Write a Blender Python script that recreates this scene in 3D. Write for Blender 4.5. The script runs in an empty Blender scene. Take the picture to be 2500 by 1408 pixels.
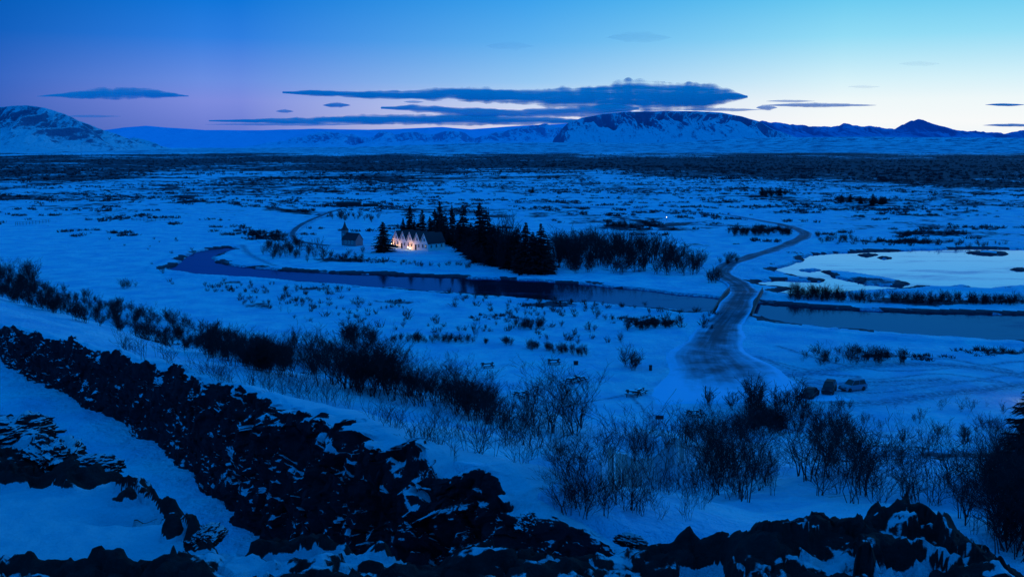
import bpy, math, random
import numpy as np
from mathutils import Vector
rnd=random.Random(7); nr=np.random.RandomState(5)
sc=bpy.context.scene
EYE=40.0; F=2431.0; TH=math.radians(8.17)
# ---------------------------------------------------------------- survey helpers (bearing -> world)
def raydir(px,py):
    u=(np.asarray(px,float)-1250)/F; v=(704-np.asarray(py,float))/F
    return u, math.cos(TH)+v*math.sin(TH), -math.sin(TH)+v*math.cos(TH)
def G(px,py,z=0.0):
    dx,dy,dz=raydir(px,py); t=(EYE-z)/(-dz); return (float(dx*t),float(dy*t))
def PD(px,py,d):
    dx,dy,dz=raydir(px,py); t=d/dy; return (float(dx*t),float(d),float(EYE+dz*t))
# ---------------------------------------------------------------- numpy noise
def hsh(i,j,k,s=0):
    n=(i.astype(np.int64)*73856093)^(j.astype(np.int64)*19349663)^(k.astype(np.int64)*83492791)^(s*2654435)
    n=n&0x7fffffff
    n=(n*1103515245+12345)&0x7fffffff; n=n^(n>>13); n=(n*1274126177)&0x7fffffff; n=n^(n>>15)
    return (n&0xffff)/65535.0
def vn(x,y,z=None,s=0):
    x=np.asarray(x,float); y=np.asarray(y,float); z=np.zeros_like(x) if z is None else np.asarray(z,float)
    xi=np.floor(x);yi=np.floor(y);zi=np.floor(z); fx=x-xi;fy=y-yi;fz=z-zi
    fx=fx*fx*(3-2*fx);fy=fy*fy*(3-2*fy);fz=fz*fz*(3-2*fz); r=0
    for a in(0,1):
        for b in(0,1):
            for c in(0,1):
                w=(fx if a else 1-fx)*(fy if b else 1-fy)*(fz if c else 1-fz)
                r=r+w*hsh(xi+a,yi+b,zi+c,s)
    return r*2-1
def fbm(x,y,z=None,o=4,s=0):
    r=0;a=1;t=0
    x=np.asarray(x,float);y=np.asarray(y,float)
    if z is None: z=np.zeros_like(x)
    for i in range(o):
        c,sn=math.cos(.6*i+.5),math.sin(.6*i+.5)
        r=r+a*vn((x*c-y*sn)*2**i,(x*sn+y*c)*2**i,z*2**i,s+i*17);t+=a;a*=.5
    return r/t
def worley(x,y,z,s=0,tilt=False):
    xi=np.floor(x);yi=np.floor(y);zi=np.floor(z)
    f1=np.full(x.shape,9.);f2=np.full(x.shape,9.);cid=np.zeros(x.shape);tl=np.zeros(x.shape)
    for a in(-1,0,1):
        for b in(-1,0,1):
            for c in(-1,0,1):
                cx=xi+a;cy=yi+b;cz=zi+c
                ex=x-cx-hsh(cx,cy,cz,s+1);ey=y-cy-hsh(cx,cy,cz,s+2)
                d=np.sqrt(ex**2+ey**2+(cz+hsh(cx,cy,cz,s+3)-z)**2)
                cl=d<f1
                f2=np.where(cl,f1,np.minimum(f2,d)); cid=np.where(cl,hsh(cx,cy,cz,s+4),cid); f1=np.where(cl,d,f1)
                if tilt: tl=np.where(cl,ex*(hsh(cx,cy,cz,s+5)-.5)*2+ey*(hsh(cx,cy,cz,s+6)-.5)*2,tl)
    return (f1,f2,cid,tl) if tilt else (f1,f2,cid)
def sst(a,b,x):
    t=np.clip((x-a)/(b-a),0,1); return t*t*(3-2*t)
# ---------------------------------------------------------------- polylines
def pld(x,y,P):
    P=np.array(P,float); best=np.full(x.shape,1e9); side=np.ones(x.shape); ex=np.zeros(x.shape+(P.shape[1]-2,))
    for i in range(len(P)-1):
        a=P[i];b=P[i+1]; dx,dy=b[0]-a[0],b[1]-a[1]; L=dx*dx+dy*dy
        t=np.clip(((x-a[0])*dx+(y-a[1])*dy)/L,0,1)
        d=np.hypot(x-a[0]-t*dx,y-a[1]-t*dy); cl=d<best
        cr=dx*(y-a[1])-dy*(x-a[0])
        best=np.where(cl,d,best); side=np.where(cl,np.sign(cr),side)
        if P.shape[1]>2: ex[cl]=(a[2:]+(b-a)[2:]*t[...,None])[cl]
    return best,side,ex
def polysd(x,y,P):
    ins=np.zeros(x.shape,bool); n=len(P); d=np.full(x.shape,1e9)
    for i in range(n):
        x1,y1=P[i];x2,y2=P[(i+1)%n]
        c=((y1>y)!=(y2>y))&(x<(x2-x1)*(y-y1)/((y2-y1) if y2!=y1 else 1e-9)+x1); ins^=c
        L=(x2-x1)**2+(y2-y1)**2+1e-9; t=np.clip(((x-x1)*(x2-x1)+(y-y1)*(y2-y1))/L,0,1)
        d=np.minimum(d,np.hypot(x-x1-t*(x2-x1),y-y1-t*(y2-y1)))
    return np.where(ins,d,-d)
def smooth(P,n=8):
    P=np.array(P,float); out=[]
    for i in range(len(P)-1):
        p0=P[max(i-1,0)];p1=P[i];p2=P[i+1];p3=P[min(i+2,len(P)-1)]
        for k in range(n):
            t=k/n; out.append(.5*((2*p1)+(-p0+p2)*t+(2*p0-5*p1+4*p2-p3)*t*t+(-p0+3*p1-3*p2+p3)*t**3))
    out.append(P[-1]); return np.array(out)
CR=[(-160,230,16,.8),(-95,150,20,.8),PD(-60,775,103)+(.9,)]
for a,dd in [((45,803,90),3.4),((230,855,77),4.2),((420,900,65),5.2),((640,975,50),6.2),((800,1015,43),7.0),((900,1065,38),7.2),((1030,1118,34.5),6.8),((1190,1150,32),5.4),((1300,1225,29.8),2.8)]:
    CR.append(PD(*a)+(dd,))
CR+=[(4.0,29.6,27.9,.8),(13,34,26.3,.3),(25,33,26,.3),(45,28,26,.3),(80,15,27,.3)]
BASE=[G(-500,660),G(-250,690),G(0,735),G(300,800),G(550,862),G(700,905),G(950,960),G(1200,1010),G(1450,1052),G(1700,1058),G(2000,1045),G(2300,1035),G(2500,1035),G(3100,1050)]
ED=[G(p,q,35.4) for p,q in [(-900,900),(-300,960),(0,1000),(100,1045),(180,1085),(255,1140),(290,1170),(400,1215),(470,1255),(560,1325),(800,1335),(1000,1340),(1400,1335),(1500,1315),(1700,1295),(1900,1285),(2150,1280),(2350,1290),(2450,1370),(3300,1400)]]
RIV=[G(p,q,-.3) for p,q in [(405,660),(440,638),(465,620),(505,609),(560,604),(578,607),(540,620),(520,630),(526,641),(580,650),(680,660),(860,668),(1050,675),(1190,682),(1350,688),(1500,700),(1620,712),(1700,722),(1770,729),(1800,732),(1850,738),(1950,748),(2150,760),(2500,768),(3100,772),(3100,846),(2500,832),(2300,825),(2100,810),(1950,797),(1880,786),(1845,770),(1800,765),(1745,764),(1680,765),(1600,755),(1450,742),(1300,732),(1150,720),(1000,708),(850,698),(700,686),(560,676),(455,668)]]
LAK=[G(p,q,-.3) for p,q in [(1968,622),(2100,616),(2300,609),(2420,607),(2600,611),(3100,615),(3100,700),(2500,698),(2420,705),(2250,700),(2100,712),(1990,722),(1930,722),(1885,712),(1925,704),(1855,696),(1838,689),(1900,684),(2000,687),(2012,683),(1950,677),(1885,661),(1925,645),(1962,634)]]
ISL=[[G(p,q,-.3) for p,q in I] for I in [
 [(2005,662),(2080,666),(2160,680),(2215,692),(2195,700),(2120,694),(2040,676)],
 [(2098,622),(2120,620),(2142,623),(2120,627)],[(2148,629),(2165,627),(2175,630),(2160,633)],
 [(2362,617),(2400,614),(2455,617),(2450,623),(2390,622)],[(2466,657),(2480,654),(2498,657),(2480,661)],
 [(1950,659),(1975,656),(1998,659),(1975,663)],[(2320,699),(2340,696),(2362,699),(2340,704)]]]
ROADP=[(1850,985,34),(1800,945,29),(1762,905,23),(1738,862,17),(1750,815,11),(1785,772,8.2),(1805,740,7.8),(1818,716,7.8),(1808,698,7.4),(1778,680,7),(1762,663,6.6),(1780,646,6.6),(1830,628,6.6),(1885,611,6.6),(1935,592,6.8),(1965,576,7),(1955,563,6.2),(1915,551,6),(1850,538,5.5),(1760,524,5),(1650,517,4),(1400,503,4),(1150,492,4),(980,481,4),(880,470,4),(838,459,4),(870,449,4)]
ROAD=smooth([G(p,q,.1)+(w,) for p,q,w in ROADP],10)
HOUSE=G(1045,613); CHURCH=G(850,598)
def waterd(x,y):
    x=x+1.6*fbm(x/7,y/7,None,3,91);y=y+2.8*fbm(x/9,y/9,None,3,92)
    w=np.maximum(polysd(x,y,RIV),polysd(x,y,LAK))
    for I in ISL: w=np.minimum(w,-polysd(x,y,I))
    return w
def H(x,y):
    x=np.asarray(x,float);y=np.asarray(y,float); sh=x.shape; x=x.ravel();y=y.ravel()
    r=np.hypot(x,y)
    rel=.38*fbm(x/14,y/14,o=3,s=3)*sst(150,260,r)+.15*fbm(x/4,y/4,o=2,s=9)
    far=sst(400,800,r); rel+=far*2.6*(np.abs(fbm(x/38,y/38,o=4,s=21))-.12)+far*sst(800,2500,r)*4.5*fbm(x/150,y/150,o=3,s=31)
    z=rel.copy()
    m=(y>170)&(y<560)&(r<1400)
    if m.any():
        w=waterd(x[m],y[m]); zz=z[m]
        zz=np.where(w>-6,np.maximum(zz,.0)*sst(0,-6,np.minimum(w,0))+.3*sst(1,-2.5,w),zz)
        zz=np.where(w>-.3,.2-1.4*sst(-.3,2.2,w),zz); z[m]=zz
    m=(r<420)&(y<300)
    if m.any():
        X=x[m];Y=y[m]; dC,sC,ex=pld(X,Y,CR); dB,sB,_=pld(X,Y,BASE); zc=ex[:,0];dep=ex[:,1]
        t=dC/(dC+dB+1e-6); t=1-t; slope=zc*(.62*t+.38*t*t*(3-2*t))+ 1.2*fbm(X/9,Y/9,o=4,s=41)*np.minimum(t*4,1)*np.minimum(dC/4,1)
        slope=slope-dep*sst(-.55,.45,-dC)
        out=sB>0
        zz=np.where(out,z[m],slope+z[m]*np.minimum(1,dC/5))
        near=(sC<0)
        fl=.5*fbm(X/6,Y/6,o=3,s=5)
        zn=zc-dep*sst(-.55,.45,dC)+fl*np.minimum(dC/3,1)-.12*np.clip(dC-3,0,14)
        zz=np.where(near,zn,zz)
        dE,sE,_=pld(X,Y,ED)
        shelf=34.7+3.6*sst(8,1,Y)+0*X
        up=np.where(sE<0,1.0,sst(.6,0,dE)); zz=np.where((Y<60)|(sE<0),zz+(shelf-zz)*up,zz)
        z[m]=zz
    return z.reshape(sh)
TS=np.concatenate([np.arange(6,60,.35),np.arange(60,300,1.0),np.geomspace(300,9000,420)])
def T(px,py):
    px=np.atleast_1d(np.asarray(px,float));py=np.atleast_1d(np.asarray(py,float))
    dx,dy,dz=raydir(px,py); t=TS[None,:]/dy[:,None]
    X=dx[:,None]*t;Y=dy[:,None]*t;Z=EYE+dz[:,None]*t
    out=[]
    h=np.concatenate([H(X[i:i+60],Y[i:i+60]) for i in range(0,len(px),60)])
    below=(Z<h); idx=np.argmax(below,axis=1); idx=np.where(below.any(1),idx,len(TS)-1)
    for i,k in enumerate(idx): out.append((X[i,k],Y[i,k],h[i,k]))
    return out
def HZ(x,y): return float(H(np.array([x]),np.array([y]))[0])
# ---------------------------------------------------------------- materials
def NM(name):
    m=bpy.data.materials.new(name); m.use_nodes=True; nt=m.node_tree; b=nt.nodes['Principled BSDF']; return m,nt,b
def mth(nt,op,a,b=None,c=None,clamp=False):
    n=nt.nodes.new('ShaderNodeMath'); n.operation=op; n.use_clamp=clamp
    for i,v in enumerate((a,b,c)):
        if v is None: continue
        if isinstance(v,(int,float)): n.inputs[i].default_value=v
        else: nt.links.new(v,n.inputs[i])
    return n.outputs[0]
def mrange(nt,v,a,b,c=0,d=1,sm=True):
    n=nt.nodes.new('ShaderNodeMapRange'); n.interpolation_type='SMOOTHSTEP' if sm else 'LINEAR'
    nt.links.new(v,n.inputs[0])
    for i,q in zip((1,2,3,4),(a,b,c,d)): n.inputs[i].default_value=q
    return n.outputs[0]
def noise(nt,scale,detail=4,rough=.5,coord='Object',vec=None):
    n=nt.nodes.new('ShaderNodeTexNoise'); n.inputs['Scale'].default_value=scale;n.inputs['Detail'].default_value=detail;n.inputs['Roughness'].default_value=rough
    if vec is None:
        tc=nt.nodes.new('ShaderNodeTexCoord'); vec=tc.outputs[coord]
    nt.links.new(vec,n.inputs['Vector']); return n.outputs[0]
def mapped(nt,s):
    tc=nt.nodes.new('ShaderNodeTexCoord');mp=nt.nodes.new('ShaderNodeMapping');mp.inputs['Scale'].default_value=s;nt.links.new(tc.outputs['Object'],mp.inputs[0]);return mp.outputs[0]
def mixc(nt,f,a,b):
    n=nt.nodes.new('ShaderNodeMix'); n.data_type='RGBA'
    if isinstance(f,(int,float)): n.inputs[0].default_value=f
    else: nt.links.new(f,n.inputs[0])
    for i,v in ((6,a),(7,b)):
        if isinstance(v,tuple): n.inputs[i].default_value=(*v,1)
        else: nt.links.new(v,n.inputs[i])
    return n.outputs[2]
def bump(nt,b,h,st,dist):
    n=nt.nodes.new('ShaderNodeBump'); n.inputs['Strength'].default_value=st;n.inputs['Distance'].default_value=dist
    nt.links.new(h,n.inputs['Height']); nt.links.new(n.outputs[0],b.inputs['Normal'])
def attr(nt,name):
    n=nt.nodes.new('ShaderNodeAttribute'); n.attribute_name=name; return n.outputs['Fac']
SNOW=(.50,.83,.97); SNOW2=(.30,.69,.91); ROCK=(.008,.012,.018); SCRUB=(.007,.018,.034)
def simple(name,c,rough=.7,var=.25,scale=3,metal=0):
    m,nt,b=NM(name); n=noise(nt,scale,4)
    nt.links.new(mixc(nt,n,tuple(x*(1-var) for x in c),tuple(x*(1+var) for x in c)),b.inputs['Base Color'])
    b.inputs['Roughness'].default_value=rough; b.inputs['Metallic'].default_value=metal; b.inputs['Specular IOR Level'].default_value=.2 if rough>.6 else .5; return m
def ground_mat():
    m,nt,b=NM('snowfield'); L=nt.links
    sc_=attr(nt,'scrub'); sl=attr(nt,'slush')
    n1=noise(nt,.055,9,.64); n2=noise(nt,.35,7,.65); n3=noise(nt,.011,5,.6); n4=noise(nt,.003,6,.62)
    v=mth(nt,'ADD',mth(nt,'MULTIPLY',n1,.65),mth(nt,'MULTIPLY',n2,.35))
    v=mth(nt,'ADD',v,mth(nt,'MULTIPLY',mth(nt,'SUBTRACT',n3,.5),.6))
    v=mth(nt,'ADD',v,mth(nt,'MULTIPLY',mth(nt,'SUBTRACT',n4,.5),.5))
    v=mth(nt,'ADD',v,mth(nt,'MULTIPLY',mth(nt,'SUBTRACT',sc_,.5),.5))
    dark=mrange(nt,v,.47,.56)
    dark=mth(nt,'MULTIPLY',dark,.93)
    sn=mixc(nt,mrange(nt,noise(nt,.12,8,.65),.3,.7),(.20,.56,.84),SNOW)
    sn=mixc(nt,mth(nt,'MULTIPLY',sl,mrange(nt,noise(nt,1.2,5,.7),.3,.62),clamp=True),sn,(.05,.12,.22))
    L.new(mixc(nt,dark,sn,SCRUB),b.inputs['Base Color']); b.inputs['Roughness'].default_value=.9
    b.inputs['Specular IOR Level'].default_value=.05
    h=mth(nt,'ADD',mth(nt,'MULTIPLY',noise(nt,1.1,8,.62),1.0),mth(nt,'MULTIPLY',n2,2.5))
    bump(nt,b,h,.9,.7); return m
def snowrock_mat(name,lo=.42,hi=.56,amp=.7,ns=1.6,useattr=None,rock=ROCK,bs=1.0,nzw=1.0):
    m,nt,b=NM(name);L=nt.links
    g=nt.nodes.new('ShaderNodeNewGeometry'); sx=nt.nodes.new('ShaderNodeSeparateXYZ'); L.new(g.outputs['Normal'],sx.inputs[0])
    v=mth(nt,'ADD',mth(nt,'MULTIPLY',sx.outputs[2],nzw),mth(nt,'MULTIPLY',mth(nt,'SUBTRACT',noise(nt,ns,9,.68),.5),amp))
    if useattr: v=mth(nt,'ADD',v,attr(nt,useattr))
    s=mrange(nt,v,lo,hi)
    r=mixc(nt,noise(nt,ns*4,6,.7),tuple(c*.4 for c in rock),tuple(c*3.4 for c in rock))
    L.new(mixc(nt,s,r,mixc(nt,noise(nt,ns*.6,4),SNOW2,SNOW)),b.inputs['Base Color']); b.inputs['Roughness'].default_value=.9
    b.inputs['Specular IOR Level'].default_value=.1
    bump(nt,b,noise(nt,ns*5,9,.75),bs,.2/ns); return m
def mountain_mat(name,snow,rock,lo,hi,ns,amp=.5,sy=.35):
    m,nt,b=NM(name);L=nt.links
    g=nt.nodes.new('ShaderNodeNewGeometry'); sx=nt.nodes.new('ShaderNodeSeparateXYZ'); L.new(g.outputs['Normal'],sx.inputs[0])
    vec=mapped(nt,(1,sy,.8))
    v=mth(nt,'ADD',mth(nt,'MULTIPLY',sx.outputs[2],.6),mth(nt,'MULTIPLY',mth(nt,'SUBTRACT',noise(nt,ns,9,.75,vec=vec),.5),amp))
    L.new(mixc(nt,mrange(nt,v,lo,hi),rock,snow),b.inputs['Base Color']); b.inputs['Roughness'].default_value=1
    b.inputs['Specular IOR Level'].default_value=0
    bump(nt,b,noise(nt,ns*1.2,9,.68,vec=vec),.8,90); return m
def water_mat(name,dif,gl,rough,bs,icel,iceh,icec):
    m,nt,b=NM(name);L=nt.links
    out=nt.nodes['Material Output']; nt.nodes.remove(b)
    d=nt.nodes.new('ShaderNodeBsdfDiffuse');g=nt.nodes.new('ShaderNodeBsdfGlossy');add=nt.nodes.new('ShaderNodeAddShader')
    ice=mrange(nt,noise(nt,.04,8,.68,vec=mapped(nt,(.5,1.6,1))),icel,iceh)
    L.new(mixc(nt,ice,dif,icec),d.inputs[0]); L.new(mixc(nt,ice,gl,tuple(c*.55 for c in gl)),g.inputs['Color'])
    L.new(mth(nt,'ADD',mth(nt,'MULTIPLY',ice,.15),rough),g.inputs['Roughness'])
    bn=nt.nodes.new('ShaderNodeBump');bn.inputs['Strength'].default_value=bs;bn.inputs['Distance'].default_value=.03;L.new(noise(nt,.6,4,.6),bn.inputs['Height']);L.new(bn.outputs[0],g.inputs['Normal'])
    L.new(d.outputs[0],add.inputs[0]);L.new(g.outputs[0],add.inputs[1]);L.new(add.outputs[0],out.inputs[0]); return m
M={}
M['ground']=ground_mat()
M['wall']=snowrock_mat('basalt_with_snow',.49,.57,2.1,.75,'top',nzw=.6)
M['ledge']=snowrock_mat('mossy_lava_with_snow',.84,.96,1.3,1.6,'cover',rock=(.010,.014,.017),bs=1.0)
M['boulder']=snowrock_mat('boulder_lava',.74,.88,1.5,2.0,None)
M['river']=water_mat('river_water',(.002,.010,.02),(.025,.13,.29),.08,.08,.54,.72,(.006,.05,.10))
M['lake']=water_mat('lake_water',(.004,.02,.06),(.33,.52,.78),.03,.04,.50,.68,(.02,.13,.26))
M['twig']=simple('bare_twigs',(.010,.014,.02),.9)
M['twig2']=simple('scrub_twigs',(.010,.02,.034),.9)
M['bark']=simple('dark_bark',(.012,.014,.018),.9)
M['spruce']=simple('spruce_needles',(.006,.013,.018),.9,.5,.8)
M['white']=simple('white_plaster',(.78,.78,.76),.7,.12,.7)
M['grey']=simple('shaded_white_wall',(.14,.18,.22),.7,.1,2)  # white church walls, their unlit dimness painted in as grey
M['roofm']=simple('dark_roof_sheet',(.02,.03,.045),.7)
M['glass']=simple('window_glass',(.012,.014,.02),.1)
M['wood']=simple('weathered_wood',(.02,.026,.034),.8)
M['conc']=simple('concrete',(.10,.13,.16),.85)
M['metal']=simple('dark_metal',(.03,.04,.05),.6,.1,2,.3)
M['paintd']=simple('dark_car_paint',(.008,.018,.03),.62,.05,2)
M['paints']=simple('silver_car_paint',(.16,.26,.36),.62,.05,2)
M['tyre']=simple('tyre_rubber',(.01,.01,.01),.9)
M['snow']=simple('settled_snow',SNOW,.9,.1,2)
def emis(name,c,s):
    m,nt,b=NM(name); b.inputs['Base Color'].default_value=(*c,1); b.inputs['Emission Color'].default_value=(*c,1); b.inputs['Emission Strength'].default_value=s; return m
M['lamp']=emis('lit_lamp_glass',(1,.62,.25),9); M['lampw']=emis('white_lamp_glass',(1,.8,.5),5)
def road_mat():
    m,nt,b=NM('slushy_road'); e=attr(nt,'edge'); tc=nt.nodes.new('ShaderNodeUVMap')
    mp=nt.nodes.new('ShaderNodeMapping'); mp.inputs['Scale'].default_value=(9,.22,1); nt.links.new(tc.outputs[0],mp.inputs[0])
    st=noise(nt,1,5,.6,vec=mp.outputs[0]); n=noise(nt,.25,8,.62)
    v=mth(nt,'ADD',mth(nt,'MULTIPLY',e,1.0),mth(nt,'ADD',mth(nt,'MULTIPLY',st,1.1),mth(nt,'MULTIPLY',n,1.2)))
    s=mrange(nt,v,1.0,2.1)
    nt.links.new(mixc(nt,s,(.022,.055,.09),(.24,.62,.88)),b.inputs['Base Color']); b.inputs['Roughness'].default_value=.7
    b.inputs['Specular Tint'].default_value=(.3,.65,1,1);b.inputs['Specular IOR Level'].default_value=.15
    bump(nt,b,mth(nt,'ADD',n,st),.4,.2); return m
M['road']=road_mat()
# ---------------------------------------------------------------- mesh helpers
def link(o): sc.collection.objects.link(o); return o
def tag(o,label=None,cat=None,kind=None,group=None):
    if label:o['label']=label
    if cat:o['category']=cat
    if kind:o['kind']=kind
    if group:o['group']=group
    return o
def mesh(name,v,f,mats,fm=None,smooth=False):
    me=bpy.data.meshes.new(name); me.from_pydata([tuple(map(float,q)) for q in v],[],[tuple(int(i) for i in q) for q in f]); 
    for m in (mats if isinstance(mats,(list,tuple)) else [mats]): me.materials.append(m)
    if fm is not None: me.polygons.foreach_set('material_index',fm)
    if smooth: me.polygons.foreach_set('use_smooth',[True]*len(me.polygons))
    me.update(); return me
def fastmesh(name,V,Fq,mat,k=4,smooth=True):
    me=bpy.data.meshes.new(name); V=np.asarray(V,np.float32); Fq=np.asarray(Fq,np.int32)
    me.vertices.add(len(V)); me.vertices.foreach_set('co',V.ravel())
    me.loops.add(Fq.size); me.loops.foreach_set('vertex_index',Fq.ravel())
    me.polygons.add(len(Fq)); me.polygons.foreach_set('loop_start',np.arange(len(Fq),dtype=np.int32)*k)
    try: me.polygons.foreach_set('loop_total',np.full(len(Fq),k,np.int32))
    except Exception: pass
    me.polygons.foreach_set('use_smooth',np.full(len(Fq),smooth))
    me.materials.append(mat); me.update(calc_edges=True); me.validate(); return me
def gridfaces(n,m,keep=None):
    i=np.arange(n*m).reshape(n,m); q=np.stack([i[:-1,:-1],i[:-1,1:],i[1:,1:],i[1:,:-1]],-1).reshape(-1,4)
    if keep is not None: q=q[keep[q].all(1)]
    return q
def fattr(me,name,vals):
    a=me.attributes.new(name,'FLOAT','POINT'); a.data.foreach_set('value',np.asarray(vals,np.float32).ravel())
def ob(name,me,loc=(0,0,0),parent=None,rot=0,scale=1):
    o=bpy.data.objects.new(name,me); o.location=loc; o.rotation_euler=(0,0,rot)
    o.scale=(scale,)*3 if isinstance(scale,(int,float)) else scale
    if parent: o.parent=parent
    return link(o)
class MB:
    def __init__(s): s.v=[];s.f=[];s.m=[]
    def box(s,x0,x1,y0,y1,z0,z1,m=0):
        b=len(s.v); s.v+=[(x0,y0,z0),(x1,y0,z0),(x1,y1,z0),(x0,y1,z0),(x0,y0,z1),(x1,y0,z1),(x1,y1,z1),(x0,y1,z1)]
        for q in((3,2,1,0),(4,5,6,7),(0,1,5,4),(1,2,6,5),(2,3,7,6),(3,0,4,7)): s.f.append(tuple(b+i for i in q)); s.m.append(m)
    def poly(s,pts,fs,m=0):
        b=len(s.v); s.v+=list(pts)
        for q in fs: s.f.append(tuple(b+i for i in q)); s.m.append(m)
    def beam(s,a,b_,w,m=0,n=4):
        a=Vector(a);b_=Vector(b_);d=(b_-a).normalized(); u=d.cross(Vector((0,0,1)));
        if u.length<.01:u=Vector((1,0,0))
        u.normalize(); v=d.cross(u); B=len(s.v)
        for p in(a,b_):
            for k in range(n):
                t=2*math.pi*(k+.5)/n; s.v.append(tuple(p+(u*math.cos(t)+v*math.sin(t))*w*.7))
        for k in range(n): s.f.append((B+k,B+(k+1)%n,B+n+(k+1)%n,B+n+k)); s.m.append(m)
        s.f.append(tuple(B+k for k in range(n))[::-1]);s.m.append(m); s.f.append(tuple(B+n+k for k in range(n)));s.m.append(m)
    def lathe(s,prof,n=16,c=(0,0),m=0,axis='z'):
        B=len(s.v)
        for r,z in prof:
            for k in range(n):
                t=2*math.pi*k/n
                if axis=='z': s.v.append((c[0]+r*math.cos(t),c[1]+r*math.sin(t),z))
                else: s.v.append((z,c[0]+r*math.cos(t),c[1]+r*math.sin(t)))
        for i in range(len(prof)-1):
            for k in range(n): s.f.append((B+i*n+k,B+i*n+(k+1)%n,B+(i+1)*n+(k+1)%n,B+(i+1)*n+k)); s.m.append(m)
        s.f.append(tuple(B+k for k in range(n))[::-1]);s.m.append(m);s.f.append(tuple(B+(len(prof)-1)*n+k for k in range(n)));s.m.append(m)
    def mesh(s,name,mats,smooth=False): return mesh(name,s.v,s.f,mats,s.m,smooth)
# ---------------------------------------------------------------- ground sheet
radii=np.concatenate([np.arange(.5,12,1.5),np.arange(12,140,.36),EYE/np.tan(np.radians(np.arange(15.9,.28,-.036))),np.geomspace(9000,60000,12)])
az=np.radians(np.arange(-50,50.01,.115))
R,A=np.meshgrid(radii,az,indexing='ij'); GX=R*np.sin(A);GY=R*np.cos(A)
GZ=np.concatenate([H(GX[i:i+100],GY[i:i+100]) for i in range(0,len(radii),100)])
GZ[R>7000]=GZ[R>7000]*0
me=fastmesh('ground',np.stack([GX,GY,GZ],-1).reshape(-1,3),gridfaces(*GX.shape)[:,::-1],M['ground'])
def ell(x,y,px,py,rx,ry,val,z=0):
    c=G(px,py,z); D=math.hypot(*c); a=rx*D/F; b=abs(G(px,py-ry,z)[1]-G(px,py+ry,z)[1])/2
    return val*np.exp(-(((x-c[0])/a)**2+((y-c[1])/b)**2))
def scrubd(x,y):
    r=np.hypot(x,y); a=np.degrees(np.arctan2(x,y)); rj=r*(1+.35*fbm(x/160,y/160,None,3,66)); rk=r*(1+.7*fbm(x/500,y/900,None,4,68))
    s=.10+.28*sst(330,560,r)+.13*sst(650,1150,rj)+.28*sst(1150,1900,rj)+.04*sst(2000,3000,rj)-.5*sst(2600,6000,rk)
    s=s+.34*fbm(x/200,y/420,None,4,67)*sst(500,1300,r)+.16*sst(-2,14,a)*sst(1000,1700,r)
    s=s-.16*sst(2,-14,a)*sst(700,450,r)-.08*sst(60,0,np.abs(a*10+60))*sst(700,500,r)
    for e in BL: s=np.maximum(s,ell(x,y,*e))
    for P,w,val in FIS:
        d,_,_=pld(x+6*fbm(x/12,y/12,None,3,5),y+18*fbm(x/16,y/16,None,3,6),P); s=np.maximum(s,val*np.exp(-(d/w)**2)*(.75+.7*fbm(x/25,y/25,None,2,8)))
    s=s-.6*ell(x,y,1300,900,400,50,1)-.5*ell(x,y,200,640,260,50,1)
    m=(y>0)&(y<300)&(r<420)
    if m.any():
        dB,sB,_=pld(x[m],y[m],BASE); dC,sC,_=pld(x[m],y[m],CR)
        s[m]=np.where(sB<0,.36*sst(-6,8,dC*np.sign(sC)-9)*(dB<60),s[m])
    return s
BL=[(760,705,90,14,.66),(560,690,40,6,.64),(980,735,180,12,.58),(1320,745,140,10,.56),(640,745,60,10,.56),(1500,780,160,14,.5),(1200,770,100,10,.48),(1600,785,80,14,.6),(2150,870,140,14,.5),(2450,860,80,8,.6),
    (700,470,120,10,.6),(960,440,90,8,.7),(680,575,60,12,.68),(850,635,120,8,.6),(940,640,60,8,.55),(1530,555,90,12,.58),(1900,470,100,10,.7),(2100,490,110,12,.7),(2350,520,160,14,.55),(2200,590,200,8,.6),(1500,660,220,10,.55),(2300,735,300,10,.7),
    (2100,685,90,8,.66),(200,470,150,8,.5),(100,435,260,10,.7),(2250,440,300,26,.78),(1700,600,60,6,.45),(1800,640,30,6,.55),(2300,570,220,10,.6),(1850,560,120,6,.6),(1250,460,200,10,.55)]
FIS=[([G(405,452),G(440,478),G(470,492),G(560,500),G(650,506),G(700,512),G(745,525)],14,.9),([G(700,500),G(760,515),G(800,530)],7,.7),([G(850,455),G(820,470),G(860,480)],7,.7),
     ([G(1380,505),G(1560,540),G(1640,560)],6,.62),([G(1840,480),G(2000,490),G(2160,498)],14,.7),([G(1990,525),G(2210,530)],6,.7),
     ([G(0,428),G(500,436),G(1000,430)],50,.72),([G(240,520),G(430,545),G(560,575)],4,.5)]
x=GX.ravel();y=GY.ravel(); S=scrubd(x,y)
TR=[([G(1690,940),G(1662,890),G(1680,835),G(1735,778)],.5),([G(1700,950),G(1675,890),G(1692,835)],.4),([G(1850,930),G(2050,900),G(2300,890),G(2550,925)],2.2),([G(1880,960),G(2100,985),G(2300,960),G(2560,935)],2.2),
    ([G(2180,870),G(2330,878),G(2470,905)],.8),([G(1850,870),G(1950,905),G(2100,920)],.9),([G(1350,1000),G(1520,965),G(1700,935)],.4),
    ([G(1860,900),G(2100,940),G(2400,930),G(2560,960)],.7),([G(1900,845),G(2150,905),G(2500,880)],.6),([G(1880,880),G(2100,925),G(2300,912),G(2520,945)],.5),([G(1870,915),G(2080,958),G(2300,940),G(2520,905)],.5),([G(1760,880),G(1860,925),G(2050,935),G(2300,925)],1.6),([G(1740,900),G(1850,950),G(2020,975)],1.4),
    ([G(805,518),G(765,538),G(725,560),G(712,580),G(735,594)],2.0),([G(590,598),G(610,622),G(670,650)],1.2),([G(1540,965),G(1570,1000),G(1600,1035)],.4)]
SL=np.zeros_like(x); mm=(np.hypot(x,y)<1300)&(y>90)
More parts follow.
